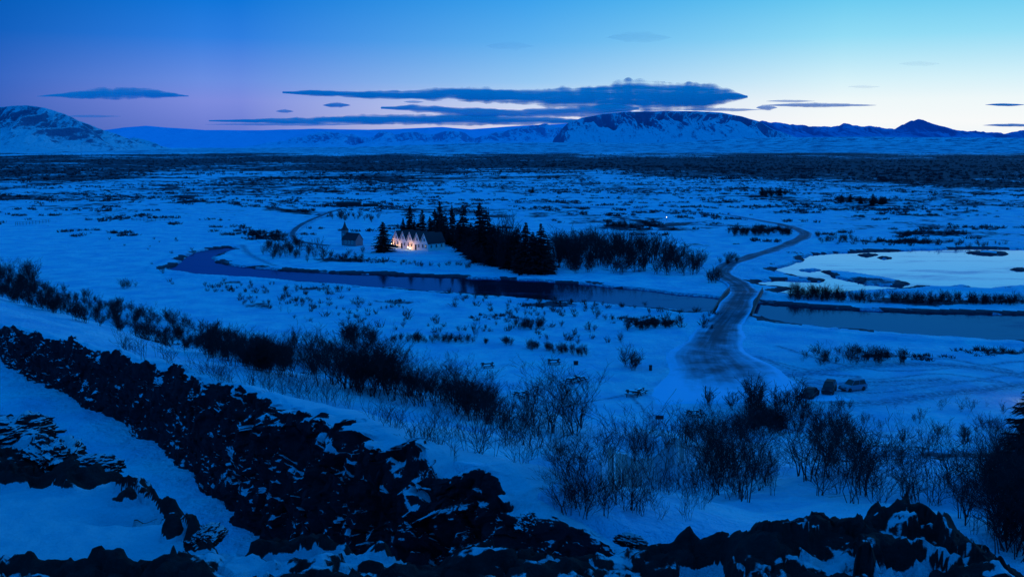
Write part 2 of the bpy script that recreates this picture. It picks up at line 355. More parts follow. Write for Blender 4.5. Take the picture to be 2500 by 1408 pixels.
for P,w in TR:
    P=smooth(P,6); d,_,_=pld(x[mm],y[mm],P); SL[mm]=np.maximum(SL[mm],.85*np.exp(-(d/w)**2))
SL[mm]=np.maximum(SL[mm],ell(x[mm],y[mm],2000,945,420,28,.46)); SL[mm]=np.maximum(SL[mm],ell(x[mm],y[mm],1830,930,170,60,.78))
w_=waterd(x[mm],y[mm]); SL[mm]=np.maximum(SL[mm],.9*sst(-1.0,-.1,w_))
S[mm]=np.where(w_>-3,np.maximum(S[mm],.8*(fbm(x[mm]/9,y[mm]/9,o=2,s=8)>-.05)),S[mm])
fattr(me,'scrub',S);fattr(me,'slush',SL)
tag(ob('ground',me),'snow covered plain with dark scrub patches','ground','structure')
# ---------------------------------------------------------------- water
def water(name,P,mat,label):
    P=list(P); n=len(P); area=sum(P[i][0]*P[(i+1)%n][1]-P[(i+1)%n][0]*P[i][1] for i in range(n))
    if area<0: P=P[::-1]
    me=mesh(name,[(a,b,-.3) for a,b in P],[tuple(range(len(P)))],mat); tag(ob(name,me),label,'water','structure')
def grow(P,d):
    c=np.array(P);out=[]
    n=len(c)
    area=sum(c[i][0]*c[(i+1)%n][1]-c[(i+1)%n][0]*c[i][1] for i in range(n)); sg=1 if area>0 else -1
    for i in range(n):
        e=c[(i+1)%n]-c[i-1]; e/=np.linalg.norm(e); out.append((c[i][0]+sg*e[1]*d,c[i][1]-sg*e[0]*d))
    return out
water('river',grow(RIV,3),M['river'],'dark calm river winding through snow')
water('lake',grow(LAK,3),M['lake'],'pale lake reflecting evening sky')
# ---------------------------------------------------------------- road
def strip(name,P,mat,dz,label,cat='road',n=13,fade=0):
    V=[];E=[];UV=[];L=0
    for i,p in enumerate(P):
        a=P[max(i-1,0)];b=P[min(i+1,len(P)-1)]; t=np.array([b[0]-a[0],b[1]-a[1]]);t/=np.linalg.norm(t); nn=np.array([t[1],-t[0]])
        if i: L+=math.hypot(p[0]-P[i-1][0],p[1]-P[i-1][1])
        fd=max(0,1-L/fade) if fade else 0
        fr=.5*sst(300,640,np.array(L)); pw=2.6 if p[2]>9 else 5
        for k in range(n):
            u=(k/(n-1)-.5); wv=p[2]*(1+.10*math.sin(L*.21+(2 if u>0 else 0))); q=p[:2]+nn*u*wv; V.append([q[0],q[1],0]); E.append(min(1.8,(abs(u)*2)**pw*1.1+1.1*fd+float(fr)+.12*(p[2]>14))); UV.append((k/(n-1)*min(1,p[2]/9),L*.1))
    V=np.array(V); h=H(V[:,0],V[:,1])
    br=sst(0,1,(1-np.abs(V[:,1]-248)/26)*2)*(np.abs(V[:,1]-248)<26)
    hh=np.maximum(h,.1).reshape(-1,n); row=hh.max(1); k=np.convolve(np.pad(row,2,'edge'),np.ones(5)/5,'valid'); row=np.maximum(row,k)
    ee=np.abs(np.arange(n)/(n-1)-.5)*2
    wide=np.repeat(P[:,2]>12,n)
    zz=np.where(wide,np.maximum(h,-1),np.repeat(row,n))
    V[:,2]=zz+dz+br*.75-.28*np.tile(ee>.99,len(P))*(br<.1)
    if fade: V[:n*2,2]-=.25
    me=fastmesh(name,V,gridfaces(len(P),n)[:,::-1],mat); fattr(me,'edge',np.array(E))
    uv=me.uv_layers.new(name='UVMap'); li=np.zeros(len(me.loops),np.int32); me.loops.foreach_get('vertex_index',li)
    uv.data.foreach_set('uv',np.array(UV,np.float32)[li].ravel())
    tag(ob(name,me),label,cat,'structure'); return V
strip('road',ROAD,M['road'],.1,'dark slushy road winding over the plain',fade=22)
lane=smooth([G(p,q)+(w,) for p,q,w in [(880,505,3.5),(830,512,3.5),(790,525,3.5),(745,545,3.5),(720,562,3.5),(715,580,3.5),(740,592,3.5),(800,600,3.5)]],8)
strip('path',lane,M['road'],.1,'narrow icy lane leading to the church','path')
# bridge
def bridge():
    a=np.array(G(1787,772)+(0,));b=np.array(G(1822,712)+(0,)); d=(b-a)[:2];L=np.linalg.norm(d);ang=math.atan2(d[1],d[0])
    e=bpy.data.objects.new('bridge',None);e.location=(a[0],a[1],0);e.rotation_euler=(0,0,ang);link(e)
    tag(e,'low concrete road bridge with railings over river','bridge')
    m=MB(); N=16
    for i in range(N):
        x0=L*i/N;x1=L*(i+1)/N; z0=.2+.62*math.sin(math.pi*i/N);z1=.2+.62*math.sin(math.pi*(i+1)/N)
        m.poly([(x0,-4.6,z0-.7),(x0,4.6,z0-.7),(x0,4.6,z0),(x0,-4.6,z0),(x1,-4.6,z1-.7),(x1,4.6,z1-.7),(x1,4.6,z1),(x1,-4.6,z1)],[(3,2,6,7),(0,4,5,1),(0,3,7,4),(1,5,6,2)])
    m.box(L*.08,L*.12,-4.4,4.4,-2,-.1);m.box(L*.5-.4,L*.5+.4,-4.4,4.4,-2,.05);m.box(L*.88,L*.92,-4.4,4.4,-2,-.1)
    ob('deck',m.mesh('deck',M['conc']),parent=e)
    for s in(-1,1):
        r=MB();K=14
        for i in range(K+1):
            x0=L*i/K; z=.2+.62*math.sin(math.pi*i/K); r.beam((x0,s*4.4,z),(x0,s*4.4,z+1.2),.12)
            if i<K:
                z1=.2+.62*math.sin(math.pi*(i+1)/K)
                r.beam((x0,s*4.4,z+1.2),(L*(i+1)/K,s*4.4,z1+1.2),.12);r.beam((x0,s*4.4,z+.8),(L*(i+1)/K,s*4.4,z1+.8),.07)
                r.poly([(x0,s*4.5-.12,z),(L*(i+1)/K,s*4.5-.12,z1),(L*(i+1)/K,s*4.5-.12,z1+.5),(x0,s*4.5-.12,z+.5),(x0,s*4.5+.12,z),(L*(i+1)/K,s*4.5+.12,z1),(L*(i+1)/K,s*4.5+.12,z1+.5),(x0,s*4.5+.12,z+.5)],[(0,1,2,3),(7,6,5,4),(3,2,6,7)])
        ob('railing',r.mesh('railing',M['metal']),parent=e)
bridge()
# ---------------------------------------------------------------- rift wall
def riftwall():
    P=smooth([c for c in CR[1:13]],30); P=np.array(P)
    seg=np.hypot(*(np.diff(P[:,:2],axis=0).T)); s=np.concatenate([[0],np.cumsum(seg)]); 
    n=1500; w=np.linspace(0,1,n); d=s[-1]*(1-(1-w)**1.7)
    Q=np.stack([np.interp(d,s,P[:,i]) for i in range(4)],1)
    t=np.gradient(Q[:,:2],axis=0); 
    k=np.ones(61)/61; t=np.stack([np.convolve(np.pad(t[:,i]/np.linalg.norm(t,axis=1),30,'edge'),k,'valid') for i in (0,1)],1); t/=np.linalg.norm(t,axis=1)[:,None]
    nn=np.stack([t[:,1],-t[:,0]],1)
    mrow=190; v=np.linspace(0,1,mrow)
    off=np.interp(v,[0,.08,.14,.26,.7,1],[-2.4,-.7,.1,.65,1.1,1.9]); dz=np.interp(v,[0,.08,.14,.26,.7,1],[-.3,.1,.05,-.16,-.68,-1.15])
    sc_=np.clip((Q[:,3,None]-.8)/2.6,0,1); nearer=.58+.42*sst(70,36,Q[:,1])[:,None]
    X=Q[:,0,None]+nn[:,0,None]*off*(.3+.7*sc_*nearer); Y=Q[:,1,None]+nn[:,1,None]*off*(.3+.7*sc_*nearer)
    Z=Q[:,2,None]+np.where(dz>0,dz*sc_,np.where(v<.10,dz,dz*(Q[:,3,None]+.3)))-.5*(1-sc_)
    wt=sst(.06,.17,v)[None,:]*np.ones((n,1))
    wx=X+.8*fbm(X/1.2,Y/1.2,Z/1.2,4,61);wy=Y+.8*fbm(X/1.2,Y/1.2,Z/1.2,4,63);wz=Z+.6*fbm(X/1.2,Y/1.2,Z/1.2,4,62)
    f1,f2,c,tl=worley(wx/1.9,wy/1.9,wz/1.3,7,True); g1,g2,c2,tl2=worley(wx/.75,wy/.75,wz/.5,17,True)
    dd=(.55*(c-.5)+.45*tl+.36*(c2-.5)+.3*tl2+1.0*fbm(X/1.6,Y/1.6,Z/1.1,7,9)+.7*fbm(X/5,Y/5,Z/9,2,19))+.15
    low=sst(1,.8,v)[None,:]
    dd=np.maximum(dd,-.55)*wt*(.3+.7*low)*nearer*1.0
    X=X+nn[:,0,None]*dd*sc_;Y=Y+nn[:,1,None]*dd*sc_; Z=Z+wt*sc_*(.30*(c2-.5)+.42*fbm(X/.9,Y/.9,Z/.7,6,29))+ (1-wt)*.12*fbm(X/2,Y/2,None,2)
    lip=np.exp(-((v-.14)/.08)**2)[None,:]*(fbm(Q[:,0,None]/2.2+0*X,Q[:,1,None]/2.2+0*X,None,6,77)*1.1+.0)*sc_; Z=Z+lip
    me=fastmesh('rock_wall',np.stack([X,Y,Z],-1).reshape(-1,3),gridfaces(n,mrow),M['wall'],smooth=True)
    top=sst(.16,.07,v)[None,:]*np.ones((n,1))*1.2+.26*fbm(X/2.2,Y/2.2,Z/1.2,5,71)+.6*sst(.92,1,v)[None,:]+.8*(1-sst(.0,.3,sc_))
    fattr(me,'top',top); tag(ob('rock_wall',me),'black lava rift wall plastered with snow patches','rock wall')
riftwall()
# ---------------------------------------------------------------- near ledge
def ledge():
    xs=np.arange(-12.5,12.5,.038);ys=np.arange(8.5,20.5,.038); X,Y=np.meshgrid(xs,ys,indexing='xy')
    sh=X.shape; dE,sE,_=pld(X.ravel(),Y.ravel(),ED); q=(dE*sE).reshape(sh)
    q=q+.6*fbm(X/1.1,Y/1.1,None,7,3)
    def bl(px,py,rx,ry,v): 
        c=G(px,py,35.4);D=math.hypot(*c);a=rx*D/F;b=abs(G(px,py-ry,35.4)[1]-G(px,py+ry,35.4)[1])/2
        return v*np.exp(-(((X-c[0])/a)**2+((Y-c[1])/b)**2)**1.5)
    rock=np.zeros(sh)
    for e in [(20,1050,140,70,1.1),(110,1120,110,46,1.1),(215,1135,70,44,1),(10,1110,100,55,1.1),(500,1290,60,26,.9),(420,1278,30,12,.8),(560,1330,60,18,.9),(300,1195,45,7,.7),(360,1235,70,7,.7)]: rock=np.maximum(rock,bl(*e))
    st=1-sst(.30,.5,np.abs(Y-10.40-.22*fbm(X/1.5,X*0,None,3,8)+.04*X))
    rock=np.maximum(rock,st*sst(2.6,1.4,X)*(.85+.6*fbm(X/.8,Y/.5,None,4,12)))
    rr=sst(.5,1.4,X-.0)*sst(-2.6,-1.6,q)*sst(5.7,5.1,X+.3*fbm(X,Y,None,3,2))
    rock=np.maximum(rock,rr*(.80+1.0*fbm(X/1.1,Y/.9,None,5,14)))
    rock=np.maximum(rock,sst(-.3,0,q)*1.0)
    gul=np.exp(-((X-2.15-.25*(Y-10.5)-.1*fbm(X*0,Y,None,3,5))/.26)**2)*sst(0,-.3,q+.1)
    rock=rock*(1-gul)
    f1,f2,c,tl=worley(X/.85+.25*fbm(X*1.5,Y*1.5,None,4),Y/.7+.25*fbm(X*1.5,Y*1.5,None,4,4),X*0,5,True);g1,g2,c2,tl2=worley(X/.27+.25*fbm(X*3,Y*3,None,3),Y/.23,X*0,15,True)
    rk=sst(.35,.6,rock)
    Z=35.2+.14*fbm(X/2,Y/2,None,3)+.035*fbm(X/.25,Y/.25,None,3,6)
    crag=sst(1.5,2.9,X)*sst(5.6,5.0,X)
    rdg=.28-np.abs(fbm(X/.7,Y/.6,None,7,44))
    Z=Z+rk*(.0+.12*c+.16*tl+.08*c2+.08*tl2+.28*rdg+.12*fbm(X/.3,Y/.3,None,5,22)+crag*(.16+.18*c+.14*tl))-gul*.2
    Z=Z+(-.25)*bl(350,1225,140,14,1)
    drop=sst(-.1,1.1,q); Z=Z-6*drop
    keep=(q<2.2).ravel()
    me=fastmesh('rock_ledge',np.stack([X,Y,Z],-1).reshape(-1,3),gridfaces(*sh,keep=keep)[:,::1],M['ledge'])
    fattr(me,'cover',(1-rk)*1.0-.14*rk-2.5*sst(.02,.25,drop)+rk*.8*np.clip(fbm(X/.7,Y/.55,None,5,33),-.2,1)-rk*.3*rdg); tag(ob('rock_ledge',me),'mossy lava ledge with pockets of crusted snow','rock ledge')
ledge()
def bouldermesh(seed):
    import bmesh
    bm=bmesh.new(); bmesh.ops.create_icosphere(bm,subdivisions=6,radius=1); me=bpy.data.meshes.new('lava_rock')
    bm.to_mesh(me);bm.free(); V=np.zeros(len(me.vertices)*3);me.vertices.foreach_get('co',V);V=V.reshape(-1,3)
    f1,f2,c,tl=worley(V[:,0]*1.3+seed,V[:,1]*1.3,V[:,2]*1.5,seed,True); g1,g2,c2,tl2=worley(V[:,0]*3.6+seed,V[:,1]*3.6,V[:,2]*4,seed+9,True)
    r=.8+.25*c+.3*tl+.16*c2+.15*tl2+.4*(.3-np.abs(fbm(V[:,0]*2.5,V[:,1]*2.5,V[:,2]*2.5+seed,7)))
    V=V*r[:,None]*np.array([1,.8,.55]); me.vertices.foreach_set('co',V.ravel()); me.polygons.foreach_set('use_smooth',[True]*len(me.polygons))
    me.materials.append(M['boulder']);me.update();return me
BM=[bouldermesh(i*3+1) for i in range(5)]
bl_=[(1910,1310,.2),(2290,1318,.22),(1540,1314,.13),(30,1060,.5),(130,1110,.4),(225,1140,.3),(505,1305,.2)]
for i,(a,b,s) in enumerate(bl_):
    c=G(a,b,35.3); o=ob('lava_rock',BM[i%5],(c[0],c[1],35.26+s*.1),rot=i*1.3,scale=(s*1.4,s*1.1,s*.9)); tag(o,'rough dark lava rock dusted with snow','rock',group='lava rocks along the ledge')
for i,(a,b,d,s) in enumerate([(1245,1275,30.5,.7),(1290,1285,29.5,.6)]):
    p=PD(a,b,d); o=ob('lava_rock',BM[(i+2)%5],p,rot=i*2.1,scale=s); tag(o,'rough dark lava rock dusted with snow','rock',group='lava rocks along the ledge')
# ---------------------------------------------------------------- mountains
def mountain(name,sky,D,front,back,mat,label,base=0,ero=.25,sc_=900,nx=640,ny=190,seed=1,fp=1.3,w=.045):
    pts=[PD(a,b,D) for a,b in sky]; xs=np.array([p[0] for p in pts]);zs=np.array([p[2] for p in pts])
    X=np.linspace(xs[0],xs[-1],nx); prof=np.interp(X,xs,zs); 
    prof=prof+(fbm(X/(sc_*.35),X*0,None,6,seed)+.5*fbm(X/(sc_*.1),X*0,None,4,seed+50))*w*(zs.max()-base)*np.clip((prof-base)/(.3*(zs.max()-base)),0,1)
    Yv=np.concatenate([np.linspace(-front,0,int(ny*.8)),np.linspace(0,back,int(ny*.2))[1:]])
    XX,YY=np.meshgrid(X,Yv,indexing='ij'); wx=XX+.3*sc_*fbm(XX/sc_,YY/sc_,None,3,seed+3)*np.minimum(1,np.abs(YY)/(front*.3))
    PR=np.interp(wx,X,prof)
    t=np.where(YY<0,np.clip(-YY/front,0,1),np.clip(YY/back,0,1)); g=(1-t)**fp*(1+.25*np.sin(t*math.pi))
    rid=np.abs(fbm(wx/(sc_*.3),YY/(sc_*1.1),None,7,seed+7)); 
    Z=base+(PR-base)*np.clip(g,0,1)*(1-ero*2.4*rid*np.minimum(1,t*7)*(1-t)) 
    Z=np.where(t>=.999,-30,Z); Z[0,:]=-30;Z[-1,:]=-30
    me=fastmesh(name,np.stack([XX,D+YY,Z],-1).reshape(-1,3),gridfaces(*XX.shape)[:,::-1],mat); return tag(ob(name,me),label,'mountain','structure')
MA=mountain_mat('mountain_snow_near',(.36,.78,.98),(.07,.22,.40),.36,.54,.022,1.0)  # ranges step towards sky blue with distance: aerial haze put into base colour
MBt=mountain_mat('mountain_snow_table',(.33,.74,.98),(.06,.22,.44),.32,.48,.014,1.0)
MBm=mountain_mat('mountain_snow_mid_hazed',(.28,.66,.98),(.10,.34,.64),.42,.58,.010,.9)
MC=mountain_mat('mountain_haze_tint',(.2,.55,.94),(.15,.42,.8),.45,.60,.003,.4)  # snow and rock both tinted for haze, no real atmosphere here
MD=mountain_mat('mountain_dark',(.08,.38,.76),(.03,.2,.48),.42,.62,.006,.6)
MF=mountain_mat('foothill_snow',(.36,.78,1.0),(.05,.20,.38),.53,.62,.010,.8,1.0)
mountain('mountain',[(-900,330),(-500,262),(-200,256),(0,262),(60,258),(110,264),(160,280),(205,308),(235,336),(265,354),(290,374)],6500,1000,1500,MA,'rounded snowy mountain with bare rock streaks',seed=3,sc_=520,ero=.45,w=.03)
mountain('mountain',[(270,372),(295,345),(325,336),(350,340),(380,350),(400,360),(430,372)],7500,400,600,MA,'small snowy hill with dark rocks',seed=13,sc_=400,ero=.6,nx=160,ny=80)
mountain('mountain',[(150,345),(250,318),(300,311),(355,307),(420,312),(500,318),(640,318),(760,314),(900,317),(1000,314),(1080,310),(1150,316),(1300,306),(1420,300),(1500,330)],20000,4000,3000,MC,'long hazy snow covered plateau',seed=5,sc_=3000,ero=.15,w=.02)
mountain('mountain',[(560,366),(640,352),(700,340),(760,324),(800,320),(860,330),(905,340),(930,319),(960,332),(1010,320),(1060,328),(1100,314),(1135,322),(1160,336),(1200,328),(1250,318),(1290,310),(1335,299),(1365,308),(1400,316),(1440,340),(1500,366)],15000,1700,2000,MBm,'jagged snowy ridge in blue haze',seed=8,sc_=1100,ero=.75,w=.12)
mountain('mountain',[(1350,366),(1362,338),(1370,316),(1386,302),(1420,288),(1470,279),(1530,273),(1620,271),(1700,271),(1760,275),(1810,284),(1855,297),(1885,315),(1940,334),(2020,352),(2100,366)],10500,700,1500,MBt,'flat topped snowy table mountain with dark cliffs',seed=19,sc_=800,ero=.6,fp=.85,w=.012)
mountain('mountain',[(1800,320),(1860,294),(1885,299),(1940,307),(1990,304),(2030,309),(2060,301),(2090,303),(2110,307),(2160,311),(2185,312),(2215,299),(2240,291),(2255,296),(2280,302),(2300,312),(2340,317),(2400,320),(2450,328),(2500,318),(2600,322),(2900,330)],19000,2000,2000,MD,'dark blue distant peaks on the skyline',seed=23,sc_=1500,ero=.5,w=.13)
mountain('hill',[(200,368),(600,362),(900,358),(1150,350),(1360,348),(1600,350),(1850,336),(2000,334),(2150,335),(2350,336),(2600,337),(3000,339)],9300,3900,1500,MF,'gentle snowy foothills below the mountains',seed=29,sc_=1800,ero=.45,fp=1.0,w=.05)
# ---------------------------------------------------------------- clouds
def cloudmat():
    m,nt,b=NM('cloud_vapour');L=nt.links; nt.nodes.remove(b); out=nt.nodes['Material Output']
    d=nt.nodes.new('ShaderNodeBsdfDiffuse');d.inputs[0].default_value=(.10,.90,.90,1);tl=nt.nodes.new('ShaderNodeBsdfTranslucent');tl.inputs[0].default_value=(.05,.5,.70,1)
    ms=nt.nodes.new('ShaderNodeMixShader');ms.inputs[0].default_value=.35;L.new(d.outputs[0],ms.inputs[1]);L.new(tl.outputs[0],ms.inputs[2])
    tr=nt.nodes.new('ShaderNodeBsdfTransparent');mx=nt.nodes.new('ShaderNodeMixShader')
    lw=nt.nodes.new('ShaderNodeLayerWeight');lw.inputs[0].default_value=.5
    n=noise(nt,1,8,.64,vec=mapped(nt,(.0008,.0008,.010)))
    oi=nt.nodes.new('ShaderNodeAttribute');oi.attribute_type='OBJECT';oi.attribute_name='density'
    f=mth(nt,'SUBTRACT',1,lw.outputs['Facing']); v=mth(nt,'ADD',f,mth(nt,'MULTIPLY',mth(nt,'SUBTRACT',n,.5),2.1))
    a=mth(nt,'MULTIPLY',mrange(nt,v,.08,1.0),oi.outputs['Fac'])
    L.new(a,mx.inputs[0]);L.new(tr.outputs[0],mx.inputs[1]);L.new(ms.outputs[0],mx.inputs[2]);L.new(mx.outputs[0],out.inputs[0]); return m
CM=cloudmat()
def cloud(top,bot,D,dens,label,seed):
    xs=[t[0] for t in top]; n=200;k=28; W=np.linspace(top[0][0],top[-1][0],n)
    tp=np.interp(W,xs,[t[1] for t in top]);bt=np.interp(W,[t[0] for t in bot],[t[1] for t in bot])
    kk=np.ones(7)/7; tp=np.convolve(np.pad(tp,3,'edge'),kk,'valid');bt=np.convolve(np.pad(bt,3,'edge'),kk,'valid')
    th=bt-tp; tp=tp+.2*th*fbm(W/24+seed*9,W*0,None,5,3);bt=bt+.2*th*fbm(W/30+seed*9,W*0,None,5,13)
    c=PD((xs[0]+xs[-1])/2,np.mean(tp),D); V=np.zeros((n,k+1,3))
    for i in range(n):
        a=PD(W[i],tp[i],D);b=PD(W[i],bt[i],D); hz=(a[2]-b[2])/2*1.45;cz=(a[2]+b[2])/2
        for j in range(k+1):
            t=2*math.pi*j/k; V[i,j]=(a[0]-c[0],math.sin(t)*hz*1.3,cz-c[2]+math.cos(t)*hz)
    V[:,-1]=V[:,0]
    me=fastmesh('cloud',V.reshape(-1,3),gridfaces(n,k+1),CM); o=ob('cloud',me,c); o['density']=float(dens); tag(o,label,'cloud')
cloud([(690,224),(760,221),(900,226),(980,225),(1050,219),(1150,219),(1300,224),(1400,220),(1480,215),(1515,205),(1550,202),(1585,209),(1630,216),(1680,210),(1720,208),(1770,218),(1800,228),(1825,236)],
      [(690,227),(760,233),(900,239),(1000,240),(1100,241),(1200,249),(1300,252),(1400,258),(1480,264),(1600,264),(1700,260),(1770,252),(1800,245),(1825,238)],24000,1,'long dark blue evening cloud with humped top',2)
cloud([(510,294),(600,292),(700,290),(800,287),(880,282),(1000,284),(1100,280),(1250,284),(1350,288),(1420,294)],[(510,296),(600,299),(750,301),(900,300),(1000,303),(1150,301),(1280,303),(1420,300)],23500,.95,'thin dark streak of evening cloud',5)
cloud([(930,262),(1000,258),(1080,262),(1150,266),(1250,270),(1400,264),(1500,258),(1560,262)],[(930,265),(1050,274),(1150,282),(1250,284),(1400,284),(1500,276),(1560,268)],23000,.9,'thin dark streak of evening cloud',9)
cloud([(90,235),(180,226),(240,219),(300,216),(360,220),(410,227),(460,234)],[(90,236),(200,238),(300,239),(400,238),(460,236)],22000,.9,'smooth lens shaped dark cloud',11)
for (a,b,hw,hh,dn,l,sd) in [(822,257,34,6,.8,'small dark cloud wisp',3),(695,272,22,4,.6,'small dark cloud wisp',4),(1010,249,25,3,.4,'small dark cloud wisp',5),(2000,257,140,5,.6,'small dark cloud wisp',6),(1872,263,26,6,.6,'small dark cloud wisp',7),(1760,268,100,4,.5,'small dark cloud wisp',27),(1930,247,60,3,.4,'small dark cloud wisp',28),(2455,256,50,3,1,'small dark cloud wisp',8),(1560,92,80,12,.07,'faint high cloud wisp',9),(1245,113,60,9,.05,'faint high cloud wisp',10),(2245,156,50,6,.05,'faint high cloud wisp',12),(2470,306,70,3.5,.8,'small dark cloud wisp',14),(225,284,70,3,.4,'small dark cloud wisp',15),(2110,212,40,3,.08,'faint high cloud wisp',16),(700,304,200,3,.5,'small dark cloud wisp',17)]:
    T_=[(a-hw,b),(a-hw*.5,b-hh*.8),(a,b-hh),(a+hw*.5,b-hh*.6),(a+hw,b)];B_=[(a-hw,b+.3),(a-hw*.4,b+hh*.6),(a+hw*.3,b+hh*.9),(a+hw,b+.3)]
    cloud(T_,B_,22500,dn,l,sd)
# ---------------------------------------------------------------- vegetation
def segs_bush(rg,h,spread,stems,lv,kids,r0,up=.25,dec=.6,rmin=.004):
    S=[]
    def gr(p,d,L,r,l):
        n=3
        for i in range(n):
            q=p+d*L/n; r2=max(r*(1-.55/n),rmin)
            S.append((p,r,q,r2)); 
            d=(d+np.array([rg.gauss(0,.2),rg.gauss(0,.2),rg.gauss(up*.4,.1)])); d/=np.linalg.norm(d)
            if l<lv:
                for _ in range(kids if i>0 or l==0 else 1):
                    if rg.random()<.85:
                        e=d+np.array([rg.gauss(0,.55),rg.gauss(0,.55),rg.gauss(.1,.25)]);e/=np.linalg.norm(e); gr(q,e,L*rg.uniform(.36,.6),max(r2*dec,rmin),l+1)
            p=q;r=r2
    for k in range(stems):
        a=rg.uniform(0,6.28);t=rg.uniform(.0,1)*spread; d=np.array([math.cos(a)*t,math.sin(a)*t,1]);d/=np.linalg.norm(d); b=rg.uniform(0,6.28);bb=rg.uniform(0,.16)*h*spread*1.6
        gr(np.array([math.cos(b)*bb,math.sin(b)*bb,-.15]),d,h*rg.uniform(.4,.8),r0*rg.uniform(.6,1),0)
    return S
def segmesh(S):
    P0=np.array([s[0] for s in S]);R0=np.array([s[1] for s in S]);P1=np.array([s[2] for s in S]);R1=np.array([s[3] for s in S])
    d=P1-P0;d/=np.linalg.norm(d,axis=1)[:,None]+1e-9; u=np.cross(d,np.array([.3,.5,.81]));u/=np.linalg.norm(u,axis=1)[:,None]+1e-9;v=np.cross(d,u)
    n=len(S);V=np.zeros((n,6,3))
    for k in range(3):
        t=2*math.pi*k/3;o=u*math.cos(t)+v*math.sin(t); V[:,k]=P0+o*R0[:,None];V[:,3+k]=P1+o*R1[:,None]
    b=(np.arange(n)*6)[:,None]; Fc=np.concatenate([b+np.array([[k,(k+1)%3,3+(k+1)%3,3+k]]) for k in range(3)])
    return V.reshape(-1,3),Fc
def bushvar(seed,h,spread,stems,lv,kids,r0,up=.25,dec=.6,rmin=.004):
    V,Fc=segmesh(segs_bush(random.Random(seed),h,spread,stems,lv,kids,r0,up,dec,rmin)); V[:,2]*=h/max(V[:,2].max(),.1); return V,Fc
nearT=[bushvar(150+i,5,.28,4,3,2,.045,.3,.5,.007) for i in range(6)]
nearD=[bushvar(250+i,4,.45,7,3,2,.03,.2,.5,.0065)for i in range(6)]
tallV=[bushvar(100+i,5,.42,6,2,2,.045,.3,.6,.020) for i in range(6)]
denseV=[bushvar(200+i,4,.6,9,2,2,.035,.2,.6,.024) for i in range(6)]
thinV=[bushvar(300+i,2,.7,6,2,1,.012,.2,.7,.006) for i in range(6)]
lowV=[bushvar(400+i,1.0,1.5,10,1,2,.022,.1,.7,.016) for i in range(6)]
def tomesh(name,VF,mat): return [fastmesh(name,V,Fc,mat,smooth=False) for V,Fc in VF]
meshT=tomesh('birch_shrub',nearT,M['twig']);meshD=tomesh('birch_shrub',nearD,M['twig']);meshN=tomesh('birch_shrub',thinV,M['twig']);meshTf=tomesh('birch_tree',tallV,M['twig'])
plants=[]
def area(poly,n,kinds,h0,h1):
    xs=[p[0] for p in poly];ys=[p[1] for p in poly];c=0
    while c<n:
        a=rnd.uniform(min(xs),max(xs));b=rnd.uniform(min(ys),max(ys))
        if polysd(np.array([a]),np.array([b]),poly)[0]>0: plants.append((rnd.choice(kinds),a,b,rnd.uniform(h0,h1)));c+=1
def line(pts,n,jit,kinds,h0,h1):
    for i in range(n):
        t=rnd.random()*(len(pts)-1);k=int(t);t-=k; a=pts[k][0]*(1-t)+pts[k+1][0]*t;b=pts[k][1]*(1-t)+pts[k+1][1]*t
        plants.append((rnd.choice(kinds),a+rnd.uniform(-8,8),b+rnd.uniform(-jit,jit),rnd.uniform(h0,h1)))
line([(0,700),(120,735),(300,785)],230,30,'DDT',1.8,3.6)
line([(280,780),(450,825),(600,872),(720,900)],280,34,'DDT',1.6,3.5)
line([(700,875),(850,920),(960,948)],80,44,'DTT',2.0,4.6)
line([(700,860),(820,890)],10,10,'T',4.5,6);plants+=[('T',720,850,6),('D',900,870,5),('D',870,848,5)]
line([(940,950),(1080,980),(1200,1015)],70,28,'DTT',1.6,3.6)
line([(0,690),(60,680),(90,690)],18,10,'T',5,7)
area([(1280,1010),(1450,1020),(1450,1080),(1290,1070)],9,'TTD',2.6,4.4)
area([(1650,1040),(2090,1050),(2120,1230),(1760,1230)],74,'TTD',1.6,4.2)
area([(1700,960),(1840,960),(1860,1060),(1700,1060)],12,'TD',2.4,4.2)
area([(1480,1080),(1760,1060),(1800,1230),(1600,1200)],44,'TNN',1.2,3.0)
area([(1830,975),(1970,985),(1970,1070),(1830,1060)],24,'DT',2.8,5.2);plants+=[('D',1850,1062,3),('D',1880,1066,3.2),('D',1900,1058,3)]
area([(1950,1000),(2500,990),(2500,1120),(2000,1100)],54,'DNTN',1.2,3.0)
area([(2100,1120),(2450,1130),(2480,1330),(2150,1250)],56,'TNN',1.4,3.4)
area([(2420,1070),(2540,1070),(2540,1380),(2430,1380)],34,'TD',2.2,4.2)
area([(1350,1120),(1560,1150),(1560,1270),(1370,1270)],34,'NNT',1.0,2.2)
area([(880,1010),(1350,1080),(1350,1150),(1050,1120),(900,1060)],40,'N',1.0,2.2)
area([(450,910),(800,960),(860,1000),(700,985),(480,930)],40,'N',1.2,2.4)
area([(260,830),(420,880),(460,925),(300,870)],10,'N',1.5,2.8)
area([(1200,1000),(1300,1040),(1300,1100),(1180,1050)],18,'NT',1.5,2.6)
area([(1560,1200),(1760,1220),(1750,1280),(1560,1270)],14,'N',1,1.8)
line([(840,838),(910,840)],10,6,'D',3.5,5.2);line([(950,832),(1100,835),(1250,840)],54,5,'D',1.2,2.0);line([(1290,850),(1440,868)],36,6,'D',1.3,2.1)
line([(1250,800),(1330,800)],16,6,'D',2,3);line([(1535,805),(1600,800),(1675,792)],34,5,'D',1.8,2.6);plants+= [('T',1160,825,3.8),('D',1440,812,2.8),('D',1515,835,2.4),('T',1525,880,3.6),('D',1540,900,4.4),('T',1550,895,4.2),('D',1545,905,3.4),('D',1530,898,3.4)]
line([(1960,885),(2060,875),(2120,880),(2220,880)],50,14,'DDN',1.8,3.2);line([(2380,855),(2500,860)],14,5,'L',.8,1.4)
